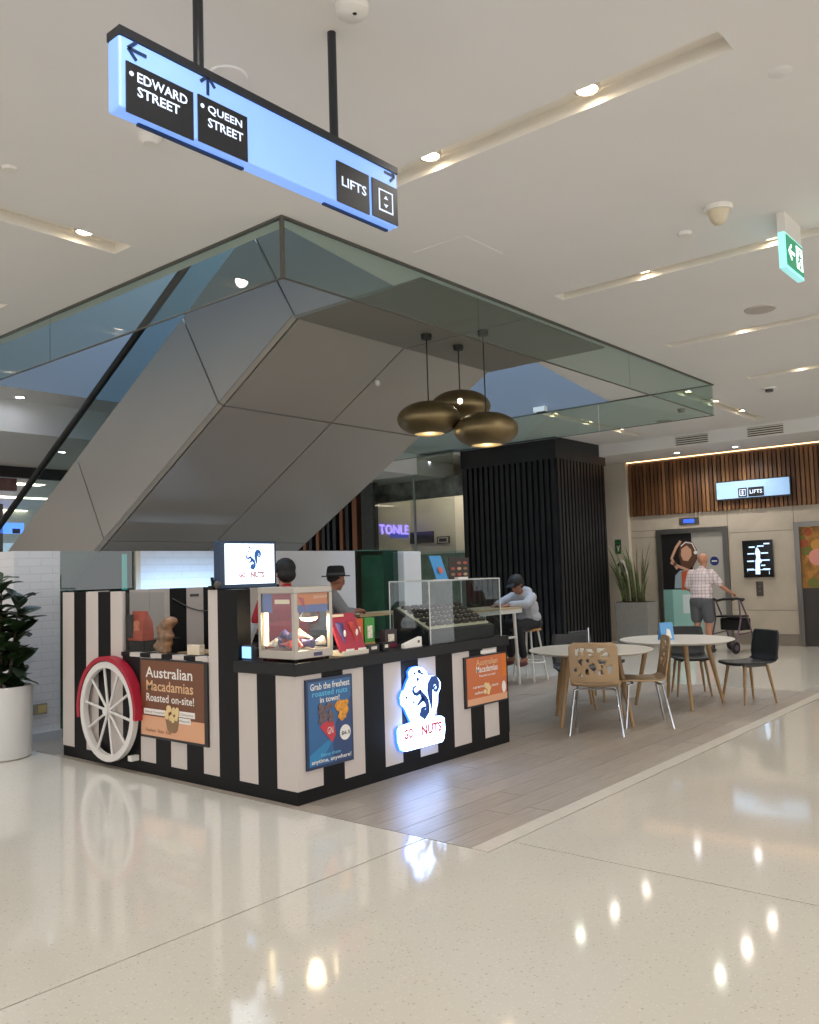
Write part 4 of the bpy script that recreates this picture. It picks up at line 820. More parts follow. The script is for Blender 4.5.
# light box on the post
LY = .80; PBX = Plane('y', LY)
t = thing('light_box', 'square light box with blue squirrel logo on top of the kiosk post', 'light box', (.27, LY+.08, PT))
obj('body', MB().box(.02, LY+.006, PT+.004, .56, LY+.08, 1.775), mat('light_box_case', '#163250', .4), t, bev=.006)
obj('stand', MB().box(.04, LY+.008, PT-.0, .20, LY+.07, PT+.004), BK, t)
fc = obj('face', PBX.rect(MB(), .065, PT+.035, .533, 1.755, -.006, 0), mat('light_box_face', '#ffffff', .3, emit=('#d2e9ff', 1.3)), t)
mpb = lambda q: (.065+.468*(.31+(q[0]-140)/(520-140)*.43), PT+.035+.30*(.93-(q[1]-96)/(580-96)*.56))
squirrel(PBX, mpb, .468*.43/380, 0, .002, fc, mat('box_logo_blue', '#0f63b5', .4, emit=('#0e5fb0', .1)))
GR_ = mat('box_logo_grey', '#b07a86', .4, emit=('#b07a86', .2))
PBX.text('GO', .065+.468*.26, PT+.08, .065+.468*.40, PT+.125, 0, .002, GR_, fc, bold=.06); PBX.text('NUTS', .065+.468*.50, PT+.08, .065+.468*.78, PT+.125, 0, .002, GR_, fc, bold=.06)
t = thing('clip_lamp', 'small black clip bracket on the kiosk post', 'bracket', (.01, .90, PT)); obj('clamp', MB().box(-.015, .84, PT, .035, .90, PT+.03), BK, t); obj('arm', MB().tube([(.01, .88, PT+.03), (.01, .885, PT+.09)], .012, 8), BK, t); obj('knob', MB().ell((.01, .82, PT+.035), (.03, .03, .03)), mat('dark_grey'), t)

# ------------------------------------------------------------------ warming cabinet on the corner
t = thing('nut_warmer', 'glass warming cabinet with lit lamp on the counter corner', 'display cabinet', (.25, .25, .925)); ct = .925
ALU = mat('cabinet_alu', '#a8a096', .35, metal=.5); bx0, bx1, by0, by1 = .03, .385, .03, .40; zt = 1.43
obj('base', MB().box(bx0, by0, ct+.018, bx1, by1, ct+.075), ALU, t, bev=.004)
for x in (bx0+.03, bx1-.03):
    for y in (by0+.03, by1-.03): obj('foot', MB().tube([(x, y, ct), (x, y, ct+.018)], .014, 10), BK, t)
for x in (bx0, bx1-.028):
    for y in (by0, by1-.028): obj('corner_post', MB().box(x, y, ct+.075, x+.028, y+.028, zt-.045), ALU, t)
obj('roof', MB().box(bx0, by0, zt-.045, bx1, by1, zt), ALU, t, bev=.004)
obj('side_pane', MB().box(bx0+.008, by0+.028, ct+.075, bx0+.012, by1-.028, zt-.045), ACR, t); obj('front_pane', MB().box(bx0+.028, by0+.008, ct+.075, bx1-.028, by0+.012, zt-.045), ACR, t)
hd = obj('header_card', MB().box(bx0+.03, by0+.013, 1.305, bx1-.03, by0+.017, 1.385), mat('header_orange', '#d9781c', .5), t)
obj('header_stripe', MB().box(bx0+.03, by0+.013, 1.255, bx1-.03, by0+.017, 1.305), mat('header_blue', '#5468a8', .5), t)
PW = Plane('y', by0+.013); PW.text('GO NUTS', bx0+.19, 1.345, bx0+.34, 1.365, 0, .001, CREAM, hd)
obj('cone_print', PW.poly(MB(), [(bx0+.05, 1.36), (bx0+.10, 1.35), (bx0+.11, 1.27)], 0, .001), mat('cone_print_red', '#b03038', .5), hd)
hs = obj('side_card', MB().box(bx0+.013, by0+.03, 1.285, bx0+.017, by0+.24, 1.385), mat('header_red', '#9c1f30', .5), t); obj('side_card_blue', MB().box(bx0+.013, by0+.24, 1.255, bx0+.017, by1-.03, 1.385), mat('header_blue'), t)
PWX = Plane('x', bx0+.013); obj('card_banner', PWX.rect(MB(), -.24, 1.315, -.09, 1.345, 0, .001), CREAM, hs)
lm = obj('heat_lamp', MB().lathe([(.02, .05), (.03, .05), (.075, .0), (.07, .0), (.025, .045)], (.255, .13, 1.215), 20), mat('lamp_reflector', '#d8d0c0', .25, metal=.8), t, smooth=40)
obj('bulb', MB().ell((.255, .13, 1.212), (.062, .062, .026)), mat('warm_bulb', '#ffffff', .3, emit=('#ffe4b0', 18)), lm, smooth=60)
obj('lamp_stem', MB().tube([(.255, .13, 1.265), (.255, .13, 1.39)], .012, 8), ALU, lm)
lw = bpy.data.lights.new('warmer_lamp', 'POINT'); lw.energy = 3.2; lw.color = (1, .82, .55); lw.shadow_soft_size = .04
o = bpy.data.objects.new('warmer_lamp', lw); C.objects.link(o); o.parent = t; o.location = Vector((.255, .13, 1.165))-_wl(t)
obj('glow_tube', MB().box(bx0+.028, by1-.05, ct+.10, bx0+.05, by1-.03, 1.26), mat('glow_tube', '#fff0cf', .3, emit=('#ffe2a8', 2.5)), t); obj('glow_tube', MB().box(bx0+.03, by0+.03, ct+.10, bx0+.05, by0+.055, 1.26), MATS['glow_tube'], t)
obj('label_plate', MB().box(.20, by0-.002, ct+.03, .28, by0+.001, ct+.055), mat('plate_violet', '#4a4468', .5), t)
# cones of nuts inside
def coneshape(L, r):
    mb = MB(); mb.lathe([(0, 0), (r*.35, L*.35), (r*.8, L*.8), (r, L*.93), (r*.7, L), (0, L*1.02)], n=10); return mb
cols = {'purple': mat('wrap_purple', '#453a72', .5, noise=(30, .5)), 'red': mat('wrap_red', '#b8403c', .5, noise=(25, .3)), 'white': mat('wrap_white', '#d9cdbf', .5, noise=(25, .25))}
cone_me = {}
for nm, mm in cols.items():
    me = mesh('cone', coneshape(.13, .036)); me.materials.append(mm); me.shade_smooth(); cone_me[nm] = me
spots = [('red', .10, .20), ('purple', .11, .30), ('white', .09, .38), ('red', .17, .14), ('purple', .24, .12), ('purple', .30, .16), ('white', .37, .12), ('purple', .20, .30), ('red', .28, .32), ('white', .36, .28), ('purple', .14, .22), ('white', .22, .20)]
for i, (nm, x, y) in enumerate(spots):
    o = bpy.data.objects.new('nut_cone', cone_me[nm]); C.objects.link(o)
    o.location = (.06+(x-.06)*.82, .06+(y-.06)*.8, ct+.075+.038+.045*(i > 6)); o.rotation_euler = (math.radians(90)+rd.uniform(-.45, .45), 0, rd.uniform(-.3, 1.5)+math.pi*(i % 2)); 
    dv = Vector((0, 0, .075)); dv.rotate(o.rotation_euler); o.location -= dv
    tag(o, nm+' wrapped paper cone of nuts lying in the warming cabinet', 'nut cone', 'nut cones in the warming cabinet')
t = thing('card_terminal', 'small pale blue payment screen left of the warming cabinet', 'payment terminal', (.05, .54, ct)); obj('body', MB().box(.03, .475, ct, .07, .585, ct+.10), mat('terminal_grey', '#3b4350', .4), t); obj('screen', MB().box(.025, .483, ct+.012, .03, .577, ct+.092), mat('terminal_screen', '#8fc4f2', .3, emit=('#7db9f0', .9)), t)
# cone display stand, leaflet boxes, small packs
t = thing('cone_stand', 'leaning crimson display stand holding two wrapped cones', 'display stand', (.62, .12, ct)); CRIM = mat('stand_crimson', '#a3283f', .5)
st0 = MB().prism([(.50, .06, ct+.02), (.50, .08, ct+.02), (.50, .20, ct+.29), (.50, .185, ct+.295)], (.26, 0, 0)); bp_ = obj('back_board', st0, CRIM, t)
obj('base', MB().box(.50, .04, ct, .76, .22, ct+.03), mat('stand_cream', '#d8cfbf', .5), t); obj('header', MB().prism([(.51, .176, ct+.27), (.51, .181, ct+.287), (.51, .173, ct+.29), (.51, .168, ct+.272)], (.13, 0, 0)), CREAM, bp_)
for x, mm in ((.565, cols['purple']), (.69, cols['red'])):
    c_ = MB().lathe([(0, 0), (.018, .06), (.034, .13), (.036, .16), (0, .165)], n=12); c_.v = [(a+x, b*.8+.085+.43*(z-.0), z+ct+.07) for a, b, z in c_.v]; cc_ = obj('wrapped_cone', c_, mm, t, smooth=50)
    obj('squirrel_mark', MB().ell((x+.005, .093, ct+.155), (.013, .006, .025), 8, 6), PWHITE, cc_); obj('tag_strip', MB().box(x-.03, .045, ct+.031, x+.05, .05, ct+.045), PWHITE, t)
def pack(name, label, cat, x0, x1, y0, h, col, z=ct, band=None, dep=.05):
    t = thing(name, label, cat, ((x0+x1)/2, y0, z)); b_ = obj('box', MB().box(x0, y0, z, x1, y0+dep, z+h), mat(name+col[1:], col, .5), t, bev=.003)
    obj('print', MB().box(x0+(x1-x0)*.25, y0-.002, z+h*.35, x0+(x1-x0)*.75, y0, z+h*.75), mat('pack_print_'+col[1:], '#e6d8c8', .5, noise=(60, .35)), b_)
    if band: obj('band', MB().box(x0, y0-.0015, z+.005, x1, y0, z+h*.22), mat('band'+band[1:], band, .5), b_)
pack('snack_box', 'orange snack packet beside the crimson cone stand', 'packet', .80, .93, .25, .24, '#cf5a2a')
pack('snack_box', 'green snack packet next to the orange packet', 'packet', .95, 1.06, .25, .24, '#3f8f3a', band='#c98a4a')
pack('leaflet_holder', 'low black holder on the counter edge below the green packet', 'holder', .78, .90, .06, .055, '#26262a', dep=.08); pack('leaflet_holder', 'small black box on the counter edge, right of the low holder', 'box', .93, 1.0, .05, .06, '#0b0b0c', dep=.07)
pack('snack_box', 'dark wrapped snack tub with pale lid strip near the display case', 'tub', 1.10, 1.24, .18, .14, '#3a2a30', band='#7a2a44')
pack('snack_box', 'slim blue-grey packet behind the dark snack tub', 'packet', 1.10, 1.16, .36, .17, '#40566a')
t = thing('tent_card', 'folded white tent card in front of the clear display case', 'card', (1.28, .06, ct)); obj('card', MB().prism([(1.16, .03, ct), (1.36, .03, ct), (1.36, .03, ct+.075), (1.16, .03, ct+.03)], (0, .04, 0)), PWHITE, t); obj('print', MB().box(1.31, .0285, ct+.03, 1.335, .03, ct+.05), mat('caption_ink'), t)
# till and equipment on the back counter
t = thing('till', 'dark cash register on the counter behind the warming cabinet', 'cash register', (.28, .97, .875)); obj('body', MB().box(.12, .86, .875, .44, 1.08, .965), mat('till_dark', '#1d1e21', .4), t); obj('screen', MB().prism([(.30, .86, .965), (.33, .86, .965), (.42, .86, 1.15), (.39, .86, 1.15)], (0, .22, 0)), mat('till_screen', '#7f8790', .3), t)

# ------------------------------------------------------------------ clear display case
t = thing('display_case', 'clear acrylic display case on the far end of the counter', 'display case', (1.93, .22, ct)); cx0, cx1, cy0, cy1, cz1 = 1.46, 2.45, .02, .44, 1.43
AE = mat('acrylic_edge', '#b9bdbb', .25); 
def edge(p, q): obj('edge', MB().tube([p, q], .0055, 6), AE, t)
for x in (cx0, cx1):
    for y in (cy0, cy1): edge((x, y, ct), (x, y, cz1))
for z in (cz1,):
    edge((cx0, cy0, z), (cx1, cy0, z)); edge((cx0, cy1, z), (cx1, cy1, z)); edge((cx0, cy0, z), (cx0, cy1, z)); edge((cx1, cy0, z), (cx1, cy1, z))
CG = glass('case_acrylic', '#eef2f2', .015)
obj('front_pane', MB().box(cx0, cy0-.002, ct, cx1, cy0+.002, cz1), CG, t); obj('left_pane', MB().box(cx0-.002, cy0, ct, cx0+.002, cy1, cz1), CG, t); obj('right_pane', MB().box(cx1-.002, cy0, ct, cx1+.002, cy1, cz1), CG, t); obj('top_pane', MB().box(cx0, cy0, cz1-.002, cx1, cy1, cz1+.002), CG, t)
t2 = thing('chocolate_rack', 'black sloping rack with cream tray of dark chocolates inside the case', 'rack', (1.93, .23, ct))
zs = lambda y: ct+.10+(y-.06)*.52
obj('rack', MB().prism([(1.48, .06, ct), (1.48, .42, ct), (1.48, .42, zs(.42)), (1.48, .06, zs(.06))], (.92, 0, 0)), mat('rack_black', '#101012', .35), t2)
obj('tray', MB().prism([(1.52, .09, zs(.09)), (1.52, .41, zs(.41)), (1.52, .41, zs(.41)+.012), (1.52, .09, zs(.09)+.012)], (.84, 0, 0)), mat('tray_cream', '#d9cfb4', .5), t2)
cm_ = mesh('chocolate', MB().box(-.044, -.019, 0, .044, .019, .02)); cm_.materials.append(mat('dark_chocolate', '#33231c', .4, noise=(50, .3)))
for i in range(7):
    for j in range(5):
        o = bpy.data.objects.new('chocolate', cm_); C.objects.link(o); y_ = .125+j*.063; o.location = (1.59+i*.117, y_, zs(y_)+.012); o.rotation_euler = (math.atan(.52), 0, 0)
        tag(o, 'dark chocolate piece on the cream tray in the clear display case', 'chocolate', 'chocolates in the display case')
# signs standing on the case
t = thing('table_sign', 'narrow blue sign card standing on the display case', 'sign card', (1.93, .27, cz1)); v = MB().prism([(1.87, .26, cz1+.006), (2.0, .24, cz1+.006), (1.98, .30, cz1+.21), (1.845, .32, cz1+.21)], (.0, .006, 0)); c_ = obj('card', v, mat('card_blue', '#3f8ec9', .4), t)
obj('round_print', MB().lathe([(0, 0), (.03, 0), (.03, .004)], n=14), mat('card_orange', '#c8685a', .5), c_).location = Vector((1.925, .262, cz1+.085))-_wl(c_); c_.children[0].rotation_euler = (math.radians(72), 0, 0)
obj('foot', MB().box(1.87, .235, cz1+.002, 2.0, .30, cz1+.006), PWHITE, t)
t = thing('menu_card', 'dark menu card with rows of food pictures on the display case', 'menu card', (2.1, .3, cz1)); PM = Plane('y', .27)
c_ = obj('card', PM.rect(MB(), 2.05, cz1+.004, 2.34, cz1+.19, 0, .006), mat('menu_brown', '#2b211d', .45), t)
for i in range(3):
    for j in range(3):
        if j == 2 and i == 0: continue
        obj('food_print', PM.disc(MB(), 2.105+i*.09, cz1+.045+j*.05, .03, .006, .0075, 12, ry=.013), mat(('food_a', 'food_b', 'food_c')[(i+j) % 3], ('#8a6248', '#a5483a', '#b39a78')[(i+j) % 3], .5), c_)
obj('foot', MB().box(2.12, .22, cz1+.002, 2.26, .275, cz1+.02), PWHITE, t)
# things in the side hatch
t = thing('snack_pouch', 'red and black stand-up snack pouch on the shelf in the side hatch', 'pouch', (.10, 1.96, 1.02)); pz = 1.02
pm = MB(); rows_ = []
for kk, (zz, d_, w__) in enumerate(((0, .05, .105), (.04, .055, .11), (.15, .045, .105), (.21, .012, .10), (.235, .006, .10))):
    rows_.append([(.10-d_, 1.96-w__, pz+zz), (.10-d_*1.1, 1.96, pz+zz), (.10-d_, 1.96+w__, pz+zz), (.10+d_, 1.96+w__, pz+zz), (.10+d_*1.1, 1.96, pz+zz), (.10+d_, 1.96-w__, pz+zz), (.10-d_, 1.96-w__, pz+zz)])
pm.sheet(rows_); b_ = obj('bag', pm, mat('pouch_red', '#b5472f', .4), t, smooth=60); obj('dark_side', MB().box(.035, 1.975, pz+.02, .046, 2.065, pz+.21), mat('pouch_black', '#1f1b1b', .4), b_); obj('print', MB().box(.034, 1.88, pz+.08, .046, 1.95, pz+.16), mat('pouch_print', '#d9805c', .5, noise=(60, .3)), b_)
bag = MB()
for k_ in range(9): bag.ell((.07+rd.uniform(-.015, .015), 1.60+rd.uniform(-.045, .045)-.02*k_/4, .955+.028*k_), (.055, .085-.004*abs(k_-4), .04), 10, 6)
tag(blob('nut_bag', bag, mat('bag_brown', '#8f6a4d', .4, noise=(22, .55)), vox=.012, smooth=2), 'crumpled brown foil bag of nuts standing in the side hatch', 'bag')
pack('price_card', 'cream price card at the right of the side hatch', 'card', .03, .08, 1.08, .075, '#d9cbb2', z=.935, dep=.15)
t = thing('nut_tray', 'dark tray of nuts under the side hatch opening', 'tray', (.2, 1.4, .875)); obj('tray', MB().box(.10, 1.10, .875, .40, 1.50, .93), mat('tray_dark', '#202124', .35), t); obj('nuts', MB().box(.12, 1.12, .93, .38, 1.48, .938), mat('roasted_nuts', '#9a7b52', .6, noise=(60, .5), bump=(60, .8)), t)
tag(obj('cable', MB().tube([(KX*.0+1.10+i*.10, KY-.06, PT-.10-.14*math.sin(math.pi*i/8)) for i in range(9)], .006, 6), mat('cable_grey', '#6a6763', .5)), 'thin grey cable drooping across the inner striped wall', 'cable')
tag(obj('label_plate', MB().box(1.32, KY-.05, PT-.09, 1.42, KY-.04, PT-.065), mat('dark_grey')), 'small dark label plate on the inner striped wall', 'label')

# ================================================================== PENDANT LAMPS
BRZ = mat('brushed_bronze', '#7d6d4e', .42, metal=.8, noise=(4, .1)); CORD = mat('black_cord', '#141312', .5)
for i, (x, y, z, lb) in enumerate(((2.502, .793, 2.963, 'left bronze pendant lamp shaped like a flattened disc'), (3.052, .821, 3.154, 'rearmost and highest bronze disc pendant lamp with its bulb showing'), (2.787, .33, 2.827, 'lowest bronze disc pendant lamp, in front at the right'))):
    t = thing('pendant_lamp', lb, 'pendant lamp', (x, y, z-.15), 'bronze pendant lamps'); r = .305; h = .168
    pro = [(.146, -h*.86+.01)]+[(r*math.sin(a), -h*math.cos(a)) for a in [.5+(math.pi-.5)*j/22 for j in range(23)]]
    inn = [((r-.008)*math.sin(a), -(h-.008)*math.cos(a)) for a in [.5+(math.pi-.5)*j/16 for j in range(17)]]
    obj('shade', MB().lathe(pro, (x, y, z), 40), BRZ, t, smooth=60)
    obj('shade_lining', MB().lathe(inn, (x, y, z), 40), mat('shade_lining', '#c9a766', .5), t, smooth=60)
    b_ = obj('bulb', MB().ell((x, y, z-.0), (.045, .045, .05)), mat('pendant_bulb', '#fff4d8', .3, emit=('#ffdca0', 8)), t, smooth=60)
    obj('diffuser', MB().lathe([(0, -h*.86), (.144, -h*.86+.002), (.144, -h*.86+.01), (0, -h*.86+.01)], (x, y, z), 32), mat('lamp_diffuser', '#d8c69a', .6, emit=('#ffd890', .1)), t)
    obj('cord', MB().tube([(x, y, z+h), (x, y, 3.75)], .006, 6), CORD, t); obj('canopy', MB().lathe([(.0, -.045), (.05, -.045), (.052, 0), (0, 0)], (x, y, 3.784), 20), CORD, t, smooth=40)
    obj('socket', MB().tube([(x, y, z+.04), (x, y, z+h)], .02, 10), CORD, t)
    lp_ = bpy.data.lights.new('pendant_light', 'POINT'); lp_.energy = .7; lp_.color = (1, .8, .5); lp_.shadow_soft_size = .05
    o = bpy.data.objects.new('pendant_light', lp_); C.objects.link(o); o.parent = t; o.location = (0, 0, .15-.168*.86-.03)
    if i == 1:   # round opening in the rear lamp that shows the bulb
        dv = (Vector(CAM)-Vector((x, y, z))); dv.z = 0; dv.normalize(); c_ = Vector((x, y, z+.0))+dv*(r-.012); obj('bulb_port', MB().ell(c_, (.028, .028, .028)), mat('port_glow', '#fff8e8', .3, emit=('#fff2d8', 9)), t, smooth=60)

# ================================================================== CAFE TABLES AND CHAIRS
OAK = mat('pale_oak', '#9c7c55', .45, noise=(9, .2), stretch=(1, 1, .15)); TOP = mat('white_table_top', '#d9d3c8', .3)
def make_table(label, cat='table'):
    t = thing('cafe_table', label, cat, (0, 0, 0), 'round cafe tables'); zt_ = .70
    obj('table_top', MB().lathe([(0, zt_-.03), (.54, zt_-.03), (.595, zt_-.012), (.6, zt_-.004), (.595, zt_), (0, zt_)], n=56), TOP, t, smooth=35)
    obj('sub_frame', MB().box(-.30, -.03, zt_-.06, .30, .03, zt_-.03).box(-.03, -.30, zt_-.06, .03, .30, zt_-.03), mat('dark_grey'), t)
    for k_ in range(4):
        a = math.pi/2*k_; d = Vector((math.cos(a), math.sin(a), 0)); obj('leg', MB().tube([d*.32+Vector((0, 0, zt_-.03)), d*.47], [.030, .017], 12), OAK, t, smooth=50)
    return t
tb1 = place(make_table('round white cafe table nearest the kiosk, with pale oak legs'), (3.77, -.13, 0), math.radians(-11))
tb2 = dup(tb1, (5.16, -.42, 0), math.radians(38), 'round white cafe table holding a small blue table card')
# dark shell chair with wooden legs
SHELL = mat('black_shell_plastic', '#1c1e1e', .5); GREYS = mat('charcoal_shell_plastic', '#34363a', .55)
def shell_sheet(prof, wid, n=9):
    rows = []
    for (x, z), w__ in zip(prof, wid):
        row = []
        for j in range(n):
            u_ = -1+2*j/(n-1); row.append((x+.02*(u_*u_)*(1 if z > .5 else .0), u_*w__/2, z+(.012*u_*u_ if z < .5 else 0)))
        rows.append(row)
    return MB().sheet(rows)
def make_chair(label, m, lm, splay=.05):
    t = thing('dining_chair', label, 'chair', (0, 0, 0))
    obj('seat', shell_sheet([(.235, .405), (.215, .425), (.12, .425), (0, .418), (-.12, .42), (-.18, .432)], [.38, .42, .44, .44, .43, .42]), m, t, smooth=60, solid=.014)
    obj('backrest', shell_sheet([(-.18, .432), (-.215, .46), (-.23, .52), (-.245, .60), (-.26, .68), (-.27, .745), (-.272, .765)], [.42, .42, .43, .43, .42, .40, .36]), m, t, smooth=60, solid=.014)
    obj('under_frame', MB().box(-.14, -.13, .385, .15, -.10, .412).box(-.14, .10, .385, .15, .13, .412), mat('dark_grey'), t)
    for sx in (-1, 1):
        for sy in (-1, 1): obj('leg', MB().tube([(sx*.14+.01, sy*.14, .40), (sx*.20+.01, sy*.19, 0)], [.018, .012], 10), lm, t, smooth=50)
    return t
bc = place(make_chair('black shell chair standing alone right of the tables, facing left', SHELL, OAK), (5.66, -1.0, 0), math.radians(146))
dup(bc, (5.93, -.24, 0), math.radians(212), 'black shell chair behind the table with the blue card')
gc = place(make_chair('charcoal shell chair behind the near table, left of the pair', GREYS, OAK), (4.44, .44, 0), math.radians(215))
dup(gc, (5.09, .50, 0), math.radians(262), 'charcoal shell chair behind the near table, right of the pair')
# moulded ply chair with cut-out back and chrome legs
PLY = mat('oak_ply', '#a68b69', .42, noise=(7, .14), stretch=(1, .4, .15)); CHR = mat('chrome', '#b9bcc0', .15, metal=1)
holes_ = [[(.13, .15), (.22, .13), (.19, .35), (.13, .36)], [(.25, .12), (.33, .12), (.30, .30), (.24, .22)], [(.36, .16), (.50, .14), (.52, .26), (.40, .22)], [(.40, .27), (.52, .30), (.50, .36), (.42, .35)], [(.58, .13), (.76, .13), (.64, .26), (.58, .24)], [(.64, .33), (.78, .20), (.84, .36), (.66, .36)],
          [(.20, .42), (.28, .40), (.26, .58), (.18, .50)], [(.34, .42), (.42, .40), (.40, .50), (.34, .48)], [(.40, .56), (.50, .50), (.56, .66), (.50, .76), (.42, .64)], [(.58, .42), (.76, .46), (.74, .54), (.62, .52)], [(.66, .56), (.74, .58), (.72, .64), (.66, .64)], [(.78, .60), (.87, .54), (.85, .78), (.78, .74)], [(.09, .66), (.16, .60), (.16, .72), (.10, .74)], [(.32, .70), (.38, .64), (.40, .80), (.33, .80)], [(.58, .72), (.66, .66), (.70, .80), (.60, .80)], [(.20, .80), (.26, .76), (.26, .84), (.20, .84)]]
def inside(pt, poly):
    x, y = pt; r_ = False; j = len(poly)-1
    for i in range(len(poly)):
        xi, yi = poly[i]; xj, yj = poly[j]
        if (yi > y) != (yj > y) and x < (xj-xi)*(y-yi)/(yj-yi)+xi: r_ = not r_
        j = i
    return r_
def make_ply(label):
    t = thing('dining_chair', label, 'chair', (0, 0, 0))
    obj('seat', shell_sheet([(.235, .40), (.215, .425), (.12, .43), (0, .422), (-.12, .425), (-.17, .438), (-.2, .465)], [.38, .42, .44, .44, .43, .42, .42]), PLY, t, smooth=60, solid=.014)
    nu, nv = 46, 40; mb = MB(); idx = {}
    def bp_(i, j):
        u_, v_ = i/nu, j/nv          # u left-right, v top-bottom
        z = .83-.36*v_; x = -.205-.06*(1-v_)**.8+.02*(2*u_-1)**2; w__ = .43 if v_ > .12 else .43-.10*(1-v_/.12)**2
        return (x, -(u_-.5)*w__, z)
    for j in range(nv):
        for i in range(nu):
            if any(inside(((i+.5)/nu, (j+.5)/nv), h_) for h_ in holes_): continue
            q = []
            for a, b in ((i, j), (i, j+1), (i+1, j+1), (i+1, j)):
                if (a, b) not in idx: idx[(a, b)] = len(mb.v); mb.v.append(bp_(a, b))
                q.append(idx[(a, b)])
            mb.f.append(tuple(q))
    obj('backrest', mb, PLY, t, smooth=60, solid=.013)
    for sy in (-1, 1):
        obj('leg', MB().tube([(-.12, sy*.15, .405), (-.16, sy*.185, .395), (-.235, sy*.235, 0)], .011, 10), CHR, t, smooth=50)
        obj('leg', MB().tube([(.10, sy*.15, .405), (.15, sy*.185, .395), (.19, sy*.215, 0)], .011, 10), CHR, t, smooth=50)
    obj('under_frame', MB().tube([(-.12, -.15, .405), (-.12, .15, .405)], .01, 8).tube([(.10, -.15, .405), (.10, .15, .405)], .01, 8), CHR, t)
    return t
wc = place(make_ply('oak ply chair with cut-out back seen from behind, nearest the camera'), (3.30, -.43, 0), math.radians(24))
dup(wc, (3.84, -.62, 0), math.radians(124), 'oak ply chair seen from the side between the two round tables')
# table card and small pole
q = (5.0, -.38); t = thing('table_card', 'small blue tent card standing on the far round table', 'table card', (0, 0, 0))
c_ = obj('card', MB().prism([(-.075, -.03, 0), (.075, -.03, 0), (.075, 0, .185), (-.075, 0, .185)], (0, .006, 0)), mat('card_sky', '#5f9fd6', .4), t); obj('stand', MB().prism([(-.075, .05, 0), (.075, .05, 0), (.075, .004, .18), (-.075, .004, .18)], (0, .005, 0)), mat('card_sky'), t)
obj('figure_print', MB().prism([(-.02, -.0275, .02), (.05, -.0275, .02), (.035, -.012, .11), (.0, -.01, .12)], (0, -.002, 0)), PWHITE, c_); obj('dark_print', MB().prism([(-.07, -.028, .015), (-.02, -.028, .015), (-.03, -.02, .06), (-.07, -.02, .06)], (0, -.002, 0)), mat('card_navy', '#26427a', .4), c_)
t.location = (*q, .70); t.rotation_euler = (0, 0, math.radians(-38))
t = thing('table_number', 'thin steel number stick standing on the near round table', 'number stand', (4.02, .02, .70)); obj('base', MB().lathe([(0, 0), (.03, 0), (.03, .006), (0, .008)], (4.02, .02, .70), 16), CHR, t); obj('stick', MB().tube([(4.02, .02, .705), (4.02, .02, .89)], .006, 8), CHR, t)

# high tables, stool
WM = mat('white_metal', '#d6d4cf', .4); BAR = mat('bar_oak', '#b39a74', .45, noise=(6, .15), stretch=(.3, 3, 1))
t = thing('high_table', 'high bar table with oak top where the woman leans', 'table', (4.9, 2.25, 0)); hz = 1.01
obj('table_top', MB().box(4.35, 1.93, hz-.02, 5.82, 2.55, hz), BAR, t); obj('apron', MB().box(4.37, 1.95, hz-.075, 5.80, 2.53, hz-.02), WM, t)
for x in (4.5, 5.68):
    for y in (2.0, 2.48): obj('leg', MB().tube([(x, y, hz-.07), (x+(.07 if x > 5 else -.07), y, 0)], .022, 8), WM, t)
obj('rail', MB().tube([(4.46, 2.0, .62), (5.72, 2.0, .62)], .016, 8), WM, t); obj('rail', MB().tube([(4.46, 2.48, .62), (5.72, 2.48, .62)], .016, 8), WM, t)
t = thing('high_table', 'high bar ledge with oak top beside the man in the hat', 'table', (4.2, 3.2, 0)); obj('table_top', MB().box(3.75, 2.95, hz-.03, 4.75, 3.40, hz), BAR, t)
for x in (3.85, 4.65): obj('leg', MB().tube([(x, 3.18, hz-.03), (x, 3.18, .02)], .03, 10), WM, t); obj('foot', MB().lathe([(0, 0), (.2, 0), (.19, .015), (0, .02)], (x, 3.18, 0), 20), WM, t)
t = thing('bar_stool', 'white bar stool with oak seat under the woman in grey', 'stool', (6.17, 2.10, 0)); sz = .70
obj('seat', MB().lathe([(0, sz-.03), (.17, sz-.03), (.18, sz-.015), (.17, sz), (0, sz)], (6.17, 2.10, 0), 24), mat('seat_oak', '#b5894f', .45), t, smooth=40)
for k_ in range(4):
    a = math.pi/4+math.pi/2*k_; d = Vector((math.cos(a), math.sin(a), 0)); obj('leg', MB().tube([Vector((6.17, 2.10, sz-.03))+d*.13, Vector((6.17, 2.10, 0))+d*.24], .014, 8), WM, t)
obj('foot_ring', MB().tube([(6.17+.205*math.cos(a), 2.10+.205*math.sin(a), .25) for a in [2*math.pi*j/20 for j in range(21)]], .011, 6, caps=False), WM, t)

